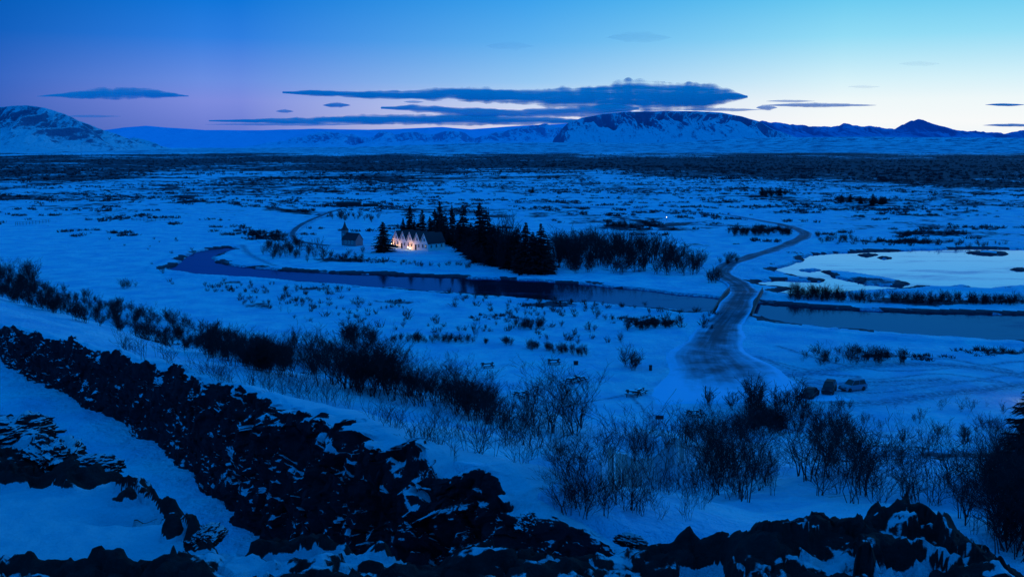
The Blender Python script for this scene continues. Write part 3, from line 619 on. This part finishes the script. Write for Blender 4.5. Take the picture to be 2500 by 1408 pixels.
line([(1930,730),(2100,735),(2300,738),(2500,742)],170,5,'TD',1.8,3.4);line([(1930,722),(2050,728)],30,3,'T',3,4.5)
area([(640,605),(760,600),(800,612),(800,640),(700,640),(640,630)],34,'TD',3.5,6.5);area([(800,618),(900,618),(890,642),(800,642)],18,'D',1.5,3.4)
area([(1350,600),(1600,610),(1720,640),(1720,675),(1400,670)],100,'TTD',4,8)
area([(1340,600),(1440,600),(1640,620),(1640,645),(1345,660)],80,'T',6,12)
area([(980,595),(1260,600),(1320,640),(1200,640),(1120,615)],30,'TD',7,12)
area([(1120,610),(1340,640),(1340,668),(1240,664),(1130,640)],30,'D',4,9)
line([(1720,690),(1760,680)],8,8,'TD',3,5);line([(1740,650),(1800,640)],8,4,'D',2,4)
line([(1780,575),(1850,570),(1930,575)],40,6,'D',3,5);line([(1980,580),(2100,590)],20,5,'D',2,3)
line([(500,700),(860,715)],60,12,'DL',.9,1.8);line([(560,730),(980,750)],60,16,'LD',.8,1.6);line([(930,640),(1160,655)],24,6,'DL',1,2);line([(1100,730),(1750,780)],130,28,'LD',.9,2.0);line([(620,760),(1000,790)],36,20,'LDN',.9,2.2)
line([(260,705),(330,705)],5,4,'DT',2,3.5);line([(430,690),(360,640)],5,6,'L',.9,1.5);line([(150,560),(520,620)],16,20,'L',.7,1.4);line([(1050,790),(1500,830)],40,22,'LD',.8,1.8)
line([(1850,480),(1930,480)],14,3,'D',4,7);line([(2040,495),(2160,500)],20,4,'D',4,7);line([(800,530),(930,540)],30,8,'DT',2.5,5);line([(600,575),(700,590)],20,6,'D',2,4)
line([(1480,552),(1600,556)],20,6,'D',2,4);line([(2000,590),(2450,600)],50,6,'DL',1,3)
P3=T([p[1] for p in plants],[p[2] for p in plants])
items=[]
for (k,a,b,h),p in zip(plants,P3):
    if p[1]>200 and waterd(np.array([p[0]]),np.array([p[1]]))[0]>-.5: continue
    items.append((h/p[1],k,p,h))
items.sort(key=lambda t:-t[0])
cnt=0; rest=[]
for q,k,p,h in items:
    hb={'T':5,'D':4,'N':2,'L':1}[k]; i=rnd.randrange(6); s=h/hb
    if k!='L' and cnt<290:
        ms={'T':meshT if p[1]<240 else meshTf,'D':meshD,'N':meshN}[k]
        o=ob('birch_shrub',ms[i],(p[0],p[1],p[2]-.05),rot=rnd.uniform(0,6.28),scale=(s*rnd.uniform(.9,1.35),s*rnd.uniform(.9,1.35),s)); cnt+=1
        tag(o,{'T':'tall bare birch shrub standing in snow','D':'dense dark leafless shrub in snow','N':'thin bare twiggy shrub on snowy slope'}[k],'shrub',group='bare shrubs on the snow')
    else: rest.append((k,i,p,s))
def merged(name,lst,mat,label,cat,variants):
    VV=[];FF=[];b=0
    for k,i,p,s in lst:
        V,Fc=variants[k][i]; a=rnd.uniform(0,6.28);c,sn=math.cos(a),math.sin(a); W=np.stack([V[:,0]*c-V[:,1]*sn,V[:,0]*sn+V[:,1]*c,V[:,2]],1)*s+np.array(p)
        VV.append(W);FF.append(Fc+b);b+=len(W)
    me=fastmesh(name,np.concatenate(VV),np.concatenate(FF),mat,smooth=False); return tag(ob(name,me),label,cat,'stuff')
merged('thicket',rest,M['twig'],'thicket of bare dark shrubs across the snow','shrubs',{'T':tallV,'D':denseV,'N':thinV,'L':lowV})
def tuftvar(seed):
    rg=random.Random(seed);S=[]
    for i in range(14):
        a=rg.uniform(0,6.28);d=rg.uniform(.1,1.1); p=np.array([math.cos(a)*d,math.sin(a)*d,-.1]); q=p+np.array([rg.gauss(0,.35),rg.gauss(0,.35),rg.uniform(.4,1)]); S.append((p,.11,q,.03))
    return segmesh(S)
tv=[tuftvar(i) for i in range(6)]
cand=[]
def scat(n,r0,r1,thr,s0,s1):
    r=np.exp(nr.uniform(math.log(r0),math.log(r1),n));a=np.radians(nr.uniform(-31,31,n));X=r*np.sin(a);Y=r*np.cos(a); d=scrubd(X,Y)
    nn=fbm(X/14,Y/14,None,4,55)*1.2+.7*fbm(X/90,Y/90,None,2,56)
    ok=(nn+(d-.5)*1.5>thr)&(d>.1); wd=waterd(X,Y); ok&=(wd<-1.2); dr,_,_=pld(X,Y,ROAD); ok&=dr>6
    dr,_,_=pld(X,Y,lane); ok&=dr>4
    X=X[ok];Y=Y[ok];Z=H(X,Y); 
    for q in zip(X,Y,Z): cand.append(('U',rnd.randrange(6),q,rnd.uniform(s0,s1)))
scat(16000,170,420,.06,.35,.85);scat(36000,400,1300,.14,.6,1.9);scat(16000,1200,5000,.22,1.4,3.4)
merged('scrub',cand,M['twig2'],'low dark heath scrub poking through snow','scrub',{'U':tv})
# spruces: real twig sprays
def spruce(seed,fine=1,R=2.2,pw=.8,reg=1.0):
    rg=random.Random(seed);S=[];h=10.0
    L=int(44*fine)
    lean=[1+rg.uniform(-.4,.35)*reg for _ in range(8)]
    gap=[1+rg.uniform(-.4,.25)*reg for _ in range(12)]
    for l in range(L):
        t=(l+rg.random())/L; z=.2+t*(h-.4); r=R*(1-t)**pw*gap[int(t*11.99)]*rg.uniform(.8,1.2)+.1; n=int(6+8*(1-t))
        for k in range(n):
            a=rg.uniform(0,6.28);rr=r*rg.uniform(.5,1.2)*lean[int(a/6.29*8)]; d=np.array([math.cos(a),math.sin(a),0]);sd=np.array([-d[1],d[0],0])
            p=np.array([0,0,z]);dr=.1+.35*(1-t); q=p+d*rr*.55-np.array([0,0,dr*rr*.5]); e=p+d*rr-np.array([0,0,dr*rr*.75-.08])
            w=(.10+.06*(1-t))/fine**.8
            S.append((p,w*.9,q,w));S.append((q,w,e,.02/fine))
            for j in range(int(5*fine)):
                u=rg.uniform(.25,.98); b=p+(e-p)*u; s=rg.choice((-1,1)); g=b+sd*s*rr*.33*rg.uniform(.5,1)*(1.15-u)+d*rr*.16-np.array([0,0,rg.uniform(.08,.35)]); S.append((b,w*.8,g,.015/fine))
    S.append((np.array([0,0,h-1.2]),.06,np.array([0,0,h]),.01))
    V,Fc=segmesh(S); return fastmesh('crown',V,Fc,M['spruce'],smooth=False)
SPR=[spruce(i,1,2.0,[.8,.6,.75,.5,.9,.65,.55][i]) for i in range(7)]; SPF=[spruce(31,2.6,2.2,.6,.3)]
tm=MB();tm.lathe([(.2,-.3),(.17,1),(.1,5),(.03,9.3)],8);TRK=tm.mesh('trunk',M['bark'],True)
def put_spruce(px,py,top,wide=1.0,i=0,pos=None,hh=None,label='tall dark spruce tree beside the farmhouse',lib=None):
    if pos is None:
        p=G(px,py);D=p[1]; hh=(py-top)*D/F*1.0; z=HZ(*p)
    else: p=pos[:2];z=pos[2]
    e=bpy.data.objects.new('spruce_tree',None);e.location=(p[0],p[1],z);link(e);tag(e,label,'tree',group='dark spruce trees')
    s=hh/10; r=rnd.uniform(0,6.28); lib=lib or SPR
    for m,nm in((TRK,'trunk'),(lib[i%len(lib)],'crown')): ob(nm,m,parent=e,rot=r,scale=(s*wide,s*wide,s))
sp=[(935,616,545,1.7),(962,600,578,1.5),(985,598,536,1.1),(1001,597,506,1.0),(1012,597,540,1.3),(1022,596,548,1.4),(1032,596,516,1.0),(1050,594,532,1.3),(1062,594,514,1.0),(1074,592,494,.95),(1088,595,530,1.3),(1104,598,502,.95),(1131,612,500,1.05),(1118,600,546,1.6),(1150,622,546,1.4),(1171,640,498,1.0),(1160,632,562,1.6),(1190,642,522,1.15),(1206,648,552,1.4),(1200,630,560,1.6),(1262,655,562,1.5),(1283,662,544,1.15),(1300,668,570,1.5),(1320,669,548,1.15),(1338,664,588,1.3),(1242,655,575,1.7),(1228,650,588,1.8),(1270,666,602,2.0),(1310,668,608,2.0),(1140,600,554,1.7),(1060,600,558,1.6)]
for i,(a,b,c,w) in enumerate(sp): put_spruce(a,b,c-5,w*1.12,i)
for i,(a,b,h) in enumerate([(1215,640,120),(1229,645,136),(1243,650,128),(1222,655,114),(1252,640,116),(1236,640,130),(1350,660,100),(1365,655,95),(1385,655,90),(1405,650,90)]):
    p=G(a,b);hh=h*p[1]/F; o=ob('poplar_tree',meshTf[i%6],(p[0],p[1],HZ(*p)),rot=a,scale=(hh/5*.62,hh/5*.62,hh/5)); tag(o,'slender leafless poplar among dark spruces','tree',group='leafless poplars')
for i,(a,b,h) in enumerate([(1860,480,6),(1880,478,5),(1905,481,6),(2055,495,5),(2075,498,6),(2100,500,5),(2130,503,8),(2150,500,6),(1300,470,5)]):
    p=G(a,b);put_spruce(0,0,0,2.0,i,(p[0],p[1],HZ(*p)),h,'small dark conifer on the snowy plain')
for i,(a,b,d,h,w) in enumerate([(2550,1400,46,7.0,1.8)]):
    dx,dy,dz=raydir(a,b);x_=float(dx/dy*d); put_spruce(0,0,0,w,i,(x_,d,HZ(x_,d)),h,'dark spruce tree on the snowy slope',SPF)
# ---------------------------------------------------------------- farmhouse
def window_obj(e,w,h,x,y,z,rot=0,nx=2,nz=3):
    m=MB(); m.box(-w/2,w/2,-.03,.05,0,h,1)
    for k in(-1,1): m.box(k*w/2-.05,k*w/2+.05,-.08,.04,-.05,h+.05,0)
    for zz in(0,h): m.box(-w/2-.05,w/2+.05,-.085,.04,zz-.05,zz+.05,0)
    for i in range(1,nx): m.box(-w/2+w*i/nx-.02,-w/2+w*i/nx+.02,-.06,.02,.05,h-.05,0)
    for i in range(1,nz): m.box(-w/2+.05,w/2-.05,-.055,.02,h*i/nz-.02,h*i/nz+.02,0)
    ob('window',m.mesh('window',[M['white'],M['glass']]),(x,y,z),e,rot)
def farmhouse():
    e=bpy.data.objects.new('farmhouse',None);ang=math.radians(-45)
    W=4.3;N=5;D=8.5;eh=3.1;rh=6.6
    e.location=(HOUSE[0],HOUSE[1],HZ(*HOUSE));e.rotation_euler=(0,0,ang);link(e);tag(e,'white farmhouse with five steep gables, warmly lit','farmhouse')
    X0=-N*W; w=MB();r=MB()
    for i in range(N):
        a=X0+i*W;b=a+W;c=(a+b)/2
        w.poly([(a,0,-.5),(b,0,-.5),(b,0,eh),(c,0,rh),(a,0,eh),(a,D,-.5),(b,D,-.5),(b,D,eh),(c,D,rh),(a,D,eh)],[(0,1,2,3,4),(9,8,7,6,5)]+([(5,0,4,9)] if i==0 else [])+([(1,6,7,2)] if i==N-1 else []))
        for s,xe in((-1,a),(1,b)):
            sl=(rh-eh)/(W/2); ox=.25 if (i==0 and s<0) or(i==N-1 and s>0) else 0
            xe2=xe+s*ox; ze=eh-sl*ox
            r.poly([(xe2,-.35,ze+.03),(c,-.35,rh+.03),(c,D+.3,rh+.03),(xe2,D+.3,ze+.03),(xe2,-.35,ze+.2),(c,-.35,rh+.22),(c,D+.3,rh+.22),(xe2,D+.3,ze+.2)],[(0,1,2,3),(7,6,5,4),(0,4,5,1),(2,6,7,3),(3,7,4,0)],0)
            r.poly([(xe2,-.40,ze-.12),(c,-.40,rh-.10),(c,-.40,rh+.24),(xe2,-.40,ze+.2),(xe2,-.353,ze-.12),(c,-.353,rh-.10),(c,-.353,rh+.24),(xe2,-.353,ze+.2)],[(0,1,2,3),(7,6,5,4),(3,2,6,7),(0,4,5,1)],1)
    ob('wall',w.mesh('wall',M['white']),parent=e);ob('roof',r.mesh('roof',[M['roofm'],M['white']]),parent=e)
    for i in range(N):
        c=X0+(i+.5)*W
        if i in(1,3):
            window_obj(e,1.0,1.3,c+.95,-.02,1.1); d=MB();d.box(-.5,.5,-.06,.03,0,2.1);d.box(-.6,-.5,-.1,.03,0,2.2,1);d.box(.5,.6,-.1,.03,0,2.2,1);d.box(-.6,.6,-.1,.03,2.1,2.22,1);ob('door',d.mesh('door',[M['wood'],M['white']]),(c-.8,-.02,0),e)
        else: window_obj(e,1.1,1.4,c-.9,-.02,1.1);window_obj(e,1.1,1.4,c+.9,-.02,1.1)
        window_obj(e,.9,1.2,c,-.02,3.6)
    for y in(1.6,4.2,6.8): window_obj(e,.9,1.2,.02,y,1.2,math.pi/2)
    for x in(X0+W,X0+3*W,X0+4*W):
        m=MB();m.box(-.35,.35,-.3,.3,0,2.2);m.box(-.42,.42,-.37,.37,2.2,2.35);ob('chimney',m.mesh('chimney',M['conc']),(x,D*.55,eh+.6),e)
    return e
FH=farmhouse()
def tow(x,y,z=0):
    a=math.radians(-45);return (HOUSE[0]+x*math.cos(a)-y*math.sin(a),HOUSE[1]+x*math.sin(a)+y*math.cos(a))
def lamp_post(pos,h,mat,energy,col,label,r=.16):
    z=HZ(*pos);e=bpy.data.objects.new('lamp_post',None);e.location=(pos[0],pos[1],z);link(e);tag(e,label,'lamp post')
    m=MB();m.lathe([(.09,-.2),(.09,.15),(.045,.2),(.04,h)],10);ob('post',m.mesh('post',M['metal'],True),parent=e)
    m=MB();m.lathe([(.05,h),(r*.8,h+.04),(r,h+.2),(r*.8,h+.36),(.05,h+.4)],12);ob('lamp_head',m.mesh('lamp_head',mat,True),parent=e)
    l=bpy.data.lights.new('lamp_light','POINT');l.energy=energy;l.color=col;l.shadow_soft_size=.25;o=bpy.data.objects.new('lamp_light',l);o.location=(0,0,h+.65);o.parent=e;link(o)
WC=(1,.44,.11)
lamp_post(tow(-17.2,-1.4),.9,M['lamp'],75,WC,'short lit lamp post in front of farmhouse',.2)
lamp_post(tow(-10.0,-1.7),.8,M['lamp'],230,WC,'short lit lamp post in front of farmhouse',.18)
lamp_post(tow(-6.2,-3.8),.8,M['lampw'],40,(1,.65,.35),'short lit lamp post in front of farmhouse',.36)
lamp_post(tow(-20.9,-1.2),1.2,M['lamp'],120,WC,'short lit lamp post in front of farmhouse',.16)
lamp_post(G(1627,541),2.0,M['lampw'],5,(1,.9,.7),'lit lamp post standing on the plain',.18)
lamp_post(G(2516,982),1.0,M['lamp'],140,(1,.5,.2),'lit lamp post beside snowy car park',.2)
# ---------------------------------------------------------------- church
def church():
    e=bpy.data.objects.new('church',None);e.location=(CHURCH[0]-1,CHURCH[1],HZ(*CHURCH));e.rotation_euler=(0,0,math.radians(-32));e.scale=(.8,.8,.84);link(e);tag(e,'small white church with dark roof and spire','church')
    w=MB();W=2.8;L=9;eh=3;rh=6
    w.poly([(0,-W,-.4),(0,W,-.4),(0,W,eh),(0,0,rh),(0,-W,eh),(L,-W,-.4),(L,W,-.4),(L,W,eh),(L,0,rh),(L,-W,eh)],[(0,4,3,2,1),(5,6,7,8,9),(0,5,9,4),(1,2,7,6)])
    ob('wall',w.mesh('wall',M['grey']),parent=e)
    r=MB()
    for s in(-1,1):
        r.poly([(-.2,s*(W+.25),eh-.25),(L+.2,s*(W+.25),eh-.25),(L+.2,0,rh+.02),(-.2,0,rh+.02),(-.2,s*(W+.25),eh-.08),(L+.2,s*(W+.25),eh-.08),(L+.2,0,rh+.2),(-.2,0,rh+.2)],[(0,1,2,3),(4,7,6,5),(0,4,5,1),(0,3,7,4),(1,5,6,2)])
    ob('roof',r.mesh('roof',M['roofm']),parent=e)
    t=MB();t.box(-1.6,.9,-1.25,1.25,-.4,7.3);ob('tower',t.mesh('tower',M['grey']),parent=e)
    s_=MB();a=-.35;s_.poly([(a-1.5,-1.5,7.3),(a+1.5,-1.5,7.3),(a+1.5,1.5,7.3),(a-1.5,1.5,7.3),(a-.7,-.7,8.6),(a+.7,-.7,8.6),(a+.7,.7,8.6),(a-.7,.7,8.6),(a,0,11.6)],[(3,2,1,0),(0,1,5,4),(1,2,6,5),(2,3,7,6),(3,0,4,7),(4,5,8),(5,6,8),(6,7,8),(7,4,8)])
    s_.beam((a,0,11.5),(a,0,12.4),.06);s_.beam((a,-.3,12.05),(a,.3,12.05),.05)
    ob('spire',s_.mesh('spire',M['roofm']),parent=e)
    for x in(2.5,4.7,6.9): window_obj(e,.8,1.5,x,-W-.02,1.1)
    window_obj(e,.6,.9,-1.62,0,4.6,-math.pi/2);window_obj(e,.6,.9,-.35,-1.27,4.8)
    d=MB();d.box(-.55,.55,-.05,.03,0,2.1);ob('door',d.mesh('door',M['wood']),(-1.62,0,0),e,-math.pi/2)
church()
def shed(px,py,w,d,h,label,rot=0,onhill=False):
    p=T([px],[py])[0] if onhill else G(px,py);e=bpy.data.objects.new('shed',None);e.location=(p[0],p[1],HZ(p[0],p[1])-.1);e.rotation_euler=(0,0,rot);link(e);tag(e,label,'shed')
    m=MB();m.poly([(-w/2,-d/2,-.6),(w/2,-d/2,-.6),(w/2,d/2,-.6),(-w/2,d/2,-.6),(-w/2,-d/2,h),(w/2,-d/2,h),(w/2,d/2,h),(-w/2,d/2,h),(-w/2,0,h*1.2),(w/2,0,h*1.2)],[(0,1,5,4),(2,3,7,6),(1,2,6,9,5),(3,0,4,8,7)]);ob('wall',m.mesh('wall',M['wood']),parent=e)
    r=MB()
    for s in(-1,1): r.poly([(-w/2-.2,s*(d/2+.2),h-.1),(w/2+.2,s*(d/2+.2),h-.1),(w/2+.2,0,h*1.2+.03),(-w/2-.2,0,h*1.2+.03),(-w/2-.2,s*(d/2+.2),h+.05),(w/2+.2,s*(d/2+.2),h+.05),(w/2+.2,0,h*1.2+.2),(-w/2-.2,0,h*1.2+.2)],[(0,1,2,3),(4,7,6,5),(0,4,5,1),(0,3,7,4),(1,5,6,2)])
    ob('roof',r.mesh('roof',M['roofm']),parent=e); d_=MB();d_.box(-.5,.5,-.06,0,0,1.4);ob('door',d_.mesh('door',M['metal']),(0,-d/2-.01,0),e)
shed(852,502,16,6,2.4,'long low dark shed on the snowy plain');shed(905,503,10,5,1.6,'low dark hut on the snowy plain',.1)
shed(1862,1035,3.2,2.4,1.6,'small dark hut among bare shrubs',.2,True)
def lowwall(pts,h,label):
    m=MB();P=smooth([G(a,b)+(0,) for a,b in pts],6)
    for i in range(len(P)-1):
        a,b=P[i],P[i+1];z=HZ(a[0],a[1]); m.beam((a[0],a[1],z-.1),(a[0],a[1],z+h),.12);
        for k in(.5,1): m.beam((a[0],a[1],z+h*k-.06),(b[0],b[1],HZ(b[0],b[1])+h*k-.06),.10)
    c=m.v[0]; m.v=[(v[0]-c[0],v[1]-c[1],v[2]-c[2]) for v in m.v]
    tag(ob('fence',m.mesh('fence',M['wood']),c),label,'fence')
lowwall([(38,552),(80,550),(124,546)],1.7,'low dark wooden fence in snow');lowwall([(322,539),(370,541),(428,539)],1.4,'low dark wooden fence in snow');lowwall([(860,636),(905,640),(930,642)],1.0,'low fence by the river bank')
# ---------------------------------------------------------------- picnic tables
def picnic(px,py,rot,first=[None]):
    p=G(px,py);z=HZ(*p)
    if first[0] is None:
        parts=[]
        m=MB()
        for k in range(5): m.box(-.95,.95,-.38+k*.155,-.38+k*.155+.14,.70,.77)
        m.box(-.5,.6,-.26,.2,.77,.83,1);parts.append(('table_top',m.mesh('table_top',[M['wood'],M['snow']]),(0,0,0)))
        m=MB();
        for k in(0,1): m.box(-.95,.95,-.14+k*.15,-.01+k*.15,.41,.47)
        m.box(-.9,.3,-.08,.1,.47,.51,1);b=m.mesh('bench',[M['wood'],M['snow']]);parts+= [('bench',b,(0,.72,0)),('bench',b,(0,-.72,0))]
        m=MB();m.beam((0,-.78,-.1),(0,-.25,.74),.10);m.beam((0,.78,-.1),(0,.25,.74),.10);m.beam((0,-.82,.40),(0,.82,.40),.10);l=m.mesh('leg',M['wood']);parts+=[('leg',l,(-.7,0,0)),('leg',l,(.7,0,0))]
        first[0]=parts
    e=bpy.data.objects.new('picnic_table',None);e.location=(p[0],p[1],z-.03);e.rotation_euler=(0,0,rot);e.scale=(1.2,)*3;link(e);tag(e,'wooden picnic table with benches capped in snow','picnic table',group='picnic tables in the snow')
    for n,m,l in first[0]: ob(n,m,l,e)
for a,b,r in [(1190,897,.3),(1352,889,.2),(1396,934,.9),(1415,930,2.2),(1272,968,.6),(1545,967,-.3),(1560,962,1.0),(1695,1015,.4)]: picnic(a,b,r)
def post(px,py,h,w,name,label,cat,kind='box'):
    p=T([px],[py])[0]; m=MB()
    if kind=='box': m.box(-w/2,w/2,-w/3,w/3,0,h);m.box(-w/2-.04,w/2+.04,-w/3-.04,w/3+.04,h,h+.08,0)
    elif kind=='sign': m.beam((-.4,0,-.1),(-.4,0,h),.07);m.beam((.4,0,-.1),(.4,0,h),.07);m.box(-.6,.6,-.05,.05,h*.5,h);
    else: m.beam((0,0,-.2),(0,0,h),w)
    tag(ob(name,m.mesh(name,[M['wood'],M['snow']]),p),label,cat)
post(1588,907,.9,.5,'litter_bin','small dark litter bin in snow','bin');post(1406,891,.6,.8,'litter_bin','small dark litter bin in snow','bin');post(1610,1032,1.1,.8,'information_sign','small dark information sign in snow','sign','sign')
post(1722,975,2.0,.14,'wooden_post','upright dark wooden post in snow','post','p');post(1090,905,1.0,.12,'wooden_post','upright dark wooden post in snow','post','p')
# ---------------------------------------------------------------- cars
def carparts(suv,paint):
    L=4.5 if not suv else 4.6; W=.9; H1=.95 if not suv else 1.08; H2=1.48 if not suv else 1.78
    prof=[(-L/2,.45),(-L/2+.05,.75),(-L/2+.15,H1-.06),(-L/2+.9,H1),(.9,H1),(L/2-.35,H1-.16),(L/2-.05,H1-.36),(L/2,.5),(L/2-.1,.28),(-L/2+.1,.28)]
    V=[];n=len(prof)
    for y,s in [(-W,.9),(-W*.97,.97),(-W*.85,1),(W*.85,1),(W*.97,.97),(W,.9)]:
        for x,z in prof: V.append((x*(.97+.03*s),y,.28+(z-.28)*s if z>.28 else z))
    Fc=[]
    for i in range(5):
        for k in range(n): Fc.append((i*n+k,i*n+(k+1)%n,(i+1)*n+(k+1)%n,(i+1)*n+k))
    Fc.append(tuple(range(n))[::-1]);Fc.append(tuple(5*n+k for k in range(n)))
    body=mesh('body',V,Fc,paint)
    x0,x1=(-L/2+.25,1.05) if suv else(-L/2+.7,1.0); r0,r1=(-L/2+.5,.35) if suv else(-L/2+1.25,.25)
    m=MB()
    m.box(r0+.02,r1-.02,-W*.72,W*.72,H2-.05,H2+.04)
    roof=m.mesh('roof',[paint]); g=MB()
    g.poly([(x0,-W*.93,H1-.02),(x1,-W*.93,H1-.02),(x1,W*.93,H1-.02),(x0,W*.93,H1-.02),(r0,-W*.74,H2-.03),(r1,-W*.74,H2-.03),(r1,W*.74,H2-.03),(r0,W*.74,H2-.03)],[(0,1,5,4),(1,2,6,5),(2,3,7,6),(3,0,4,7)],0)
    for s in(-1,1):
        for xx,rr in((x0,r0),(x1,r1),((x0+x1)/2-.1,(r0+r1)/2)): g.beam((xx,s*W*.94,H1),(rr,s*W*.75,H2),.05,1)
    glass=g.mesh('window',[M['glass'],paint])
    w=MB();w.lathe([(.2,-.12),(.33,-.12),(.35,-.06),(.35,.06),(.33,.12),(.2,.12)],18,axis='x');w.lathe([(.06,-.125),(.2,-.125),(.2,.125),(.06,.125)],10,axis='x',m=1)
    wheel=w.mesh('wheel',[M['tyre'],M['metal']],False)
    hl=MB();hl.box(-.04,.05,-.2,.2,-.07,.09);light=hl.mesh('headlight',M['conc']);tl=hl.mesh('tail_light',simple('red_lens',(.15,.01,.01),.3))
    bp=MB();bp.box(-.06,.06,-.85,.85,-.1,.1);bum=bp.mesh('bumper',M['metal'])
    return L,H1,W,[('body',body,(0,0,0),0),('roof',roof,(0,0,0),0),('window',glass,(0,0,0),0)]+[('wheel',wheel,(x,y,.35),math.pi/2) for x in(-L/2+.8,L/2-.85) for y in(-W+.06,W-.06)]+[('headlight',light,(L/2-.08,s*.62,H1-.32),0) for s in(-1,1)]+[('tail_light',tl,(-L/2+.03,s*.68,H1-.2),0) for s in(-1,1)]+[('bumper',bum,(L/2,0,.42),0),('bumper',bum,(-L/2,0,.42),0)]
for (a,b,rot,suv,pt,lb) in [(1978,968,238,False,'paintd','small dark car parked on snow'),(2024,958,244,True,'paintd','dark off-road car parked on snow'),(2082,952,205,True,'paints','silver grey estate car parked on snow')]:
    L,H1,W,parts=carparts(suv,M[pt]);p=G(a,b);e=bpy.data.objects.new('parked_car',None);e.location=(p[0],p[1],HZ(*p)-.02);e.rotation_euler=(0,0,math.radians(rot));link(e);tag(e,lb,'car',group='parked cars')
    for n,m,l,r in parts: ob(n,m,l,e,r)
# ---------------------------------------------------------------- world
w=bpy.data.worlds.new('World');sc.world=w;w.use_nodes=True;nt=w.node_tree;bg=nt.nodes['Background'];L=nt.links
tc=nt.nodes.new('ShaderNodeTexCoord');sx=nt.nodes.new('ShaderNodeSeparateXYZ');L.new(tc.outputs['Generated'],sx.inputs[0])
f=mth(nt,'SQRT',mth(nt,'MAXIMUM',sx.outputs[2],0)); azn=mth(nt,'ARCTAN2',sx.outputs[0],sx.outputs[1])
def s2l(c): return tuple(((v/255+.055)/1.055)**2.4 if v>10 else v/255/12.92 for v in c)
ZEN=[(.585,(0,126,222)),(1,(0,124,222))]
def ramp(stops):
    r=nt.nodes.new('ShaderNodeValToRGB');cr=r.color_ramp; st=stops+ZEN
    cr.elements[0].position=st[0][0];cr.elements[0].color=(*s2l(st[0][1]),1);cr.elements[1].position=1;cr.elements[1].color=(*s2l(st[-1][1]),1)
    for p,c in st[1:-1]:
        e=cr.elements.new(p);e.color=(*s2l(c),1)
    L.new(f,r.inputs[0]);return r.outputs[0]
rs=[ramp([(0,(24,76,155)),(.148,(34,88,176)),(.247,(30,90,188)),(.317,(2,86,182)),(.373,(0,84,176))]),
    ramp([(0,(82,106,196)),(.148,(110,128,212)),(.205,(124,140,222)),(.247,(106,142,226)),(.317,(46,126,224)),(.373,(5,116,216))]),
    ramp([(0,(165,188,230)),(.148,(225,224,242)),(.205,(200,216,244)),(.247,(150,200,243)),(.317,(96,178,240)),(.373,(60,162,236))]),
    ramp([(0,(230,240,245)),(.148,(248,250,250)),(.205,(238,248,250)),(.247,(212,241,250)),(.317,(146,220,246)),(.373,(98,200,240))]),
    ramp([(0,(0,95,195)),(.2,(0,112,215)),(.373,(0,118,218))])]
def sm(a0,a1): return mrange(nt,azn,math.radians(a0),math.radians(a1),sm=False)
c=mixc(nt,sm(-29,-17),rs[0],rs[1]);c=mixc(nt,sm(-15,1),c,rs[2]);c=mixc(nt,sm(1,18),c,rs[3]);c=mixc(nt,sm(45,80),c,rs[4])
c=mixc(nt,sm(-50,-90),c,rs[4])
dn=mrange(nt,sx.outputs[2],-.02,0); c=mixc(nt,dn,(.002,.03,.09),c)
L.new(c,bg.inputs[0]);bg.inputs[1].default_value=1.0
s=bpy.data.lights.new('sun','SUN');s.energy=.5;s.angle=math.radians(18);s.color=(.08,.5,1);so=bpy.data.objects.new('sun',s);so.rotation_euler=(math.radians(76),0,math.radians(180-55));link(so)
# ---------------------------------------------------------------- camera
cam=bpy.data.cameras.new('camera');cam.lens=35.0;cam.sensor_width=36;cam.clip_end=90000;cam.clip_start=.1
co=bpy.data.objects.new('camera',cam);co.location=(0,0,EYE);co.rotation_euler=(math.radians(90)-TH,0,0);link(co);sc.camera=co
sc.view_settings.view_transform='Standard';sc.view_settings.look='None';sc.view_settings.exposure=0
print('items',len(items),'rest',len(rest),'cand',len(cand))
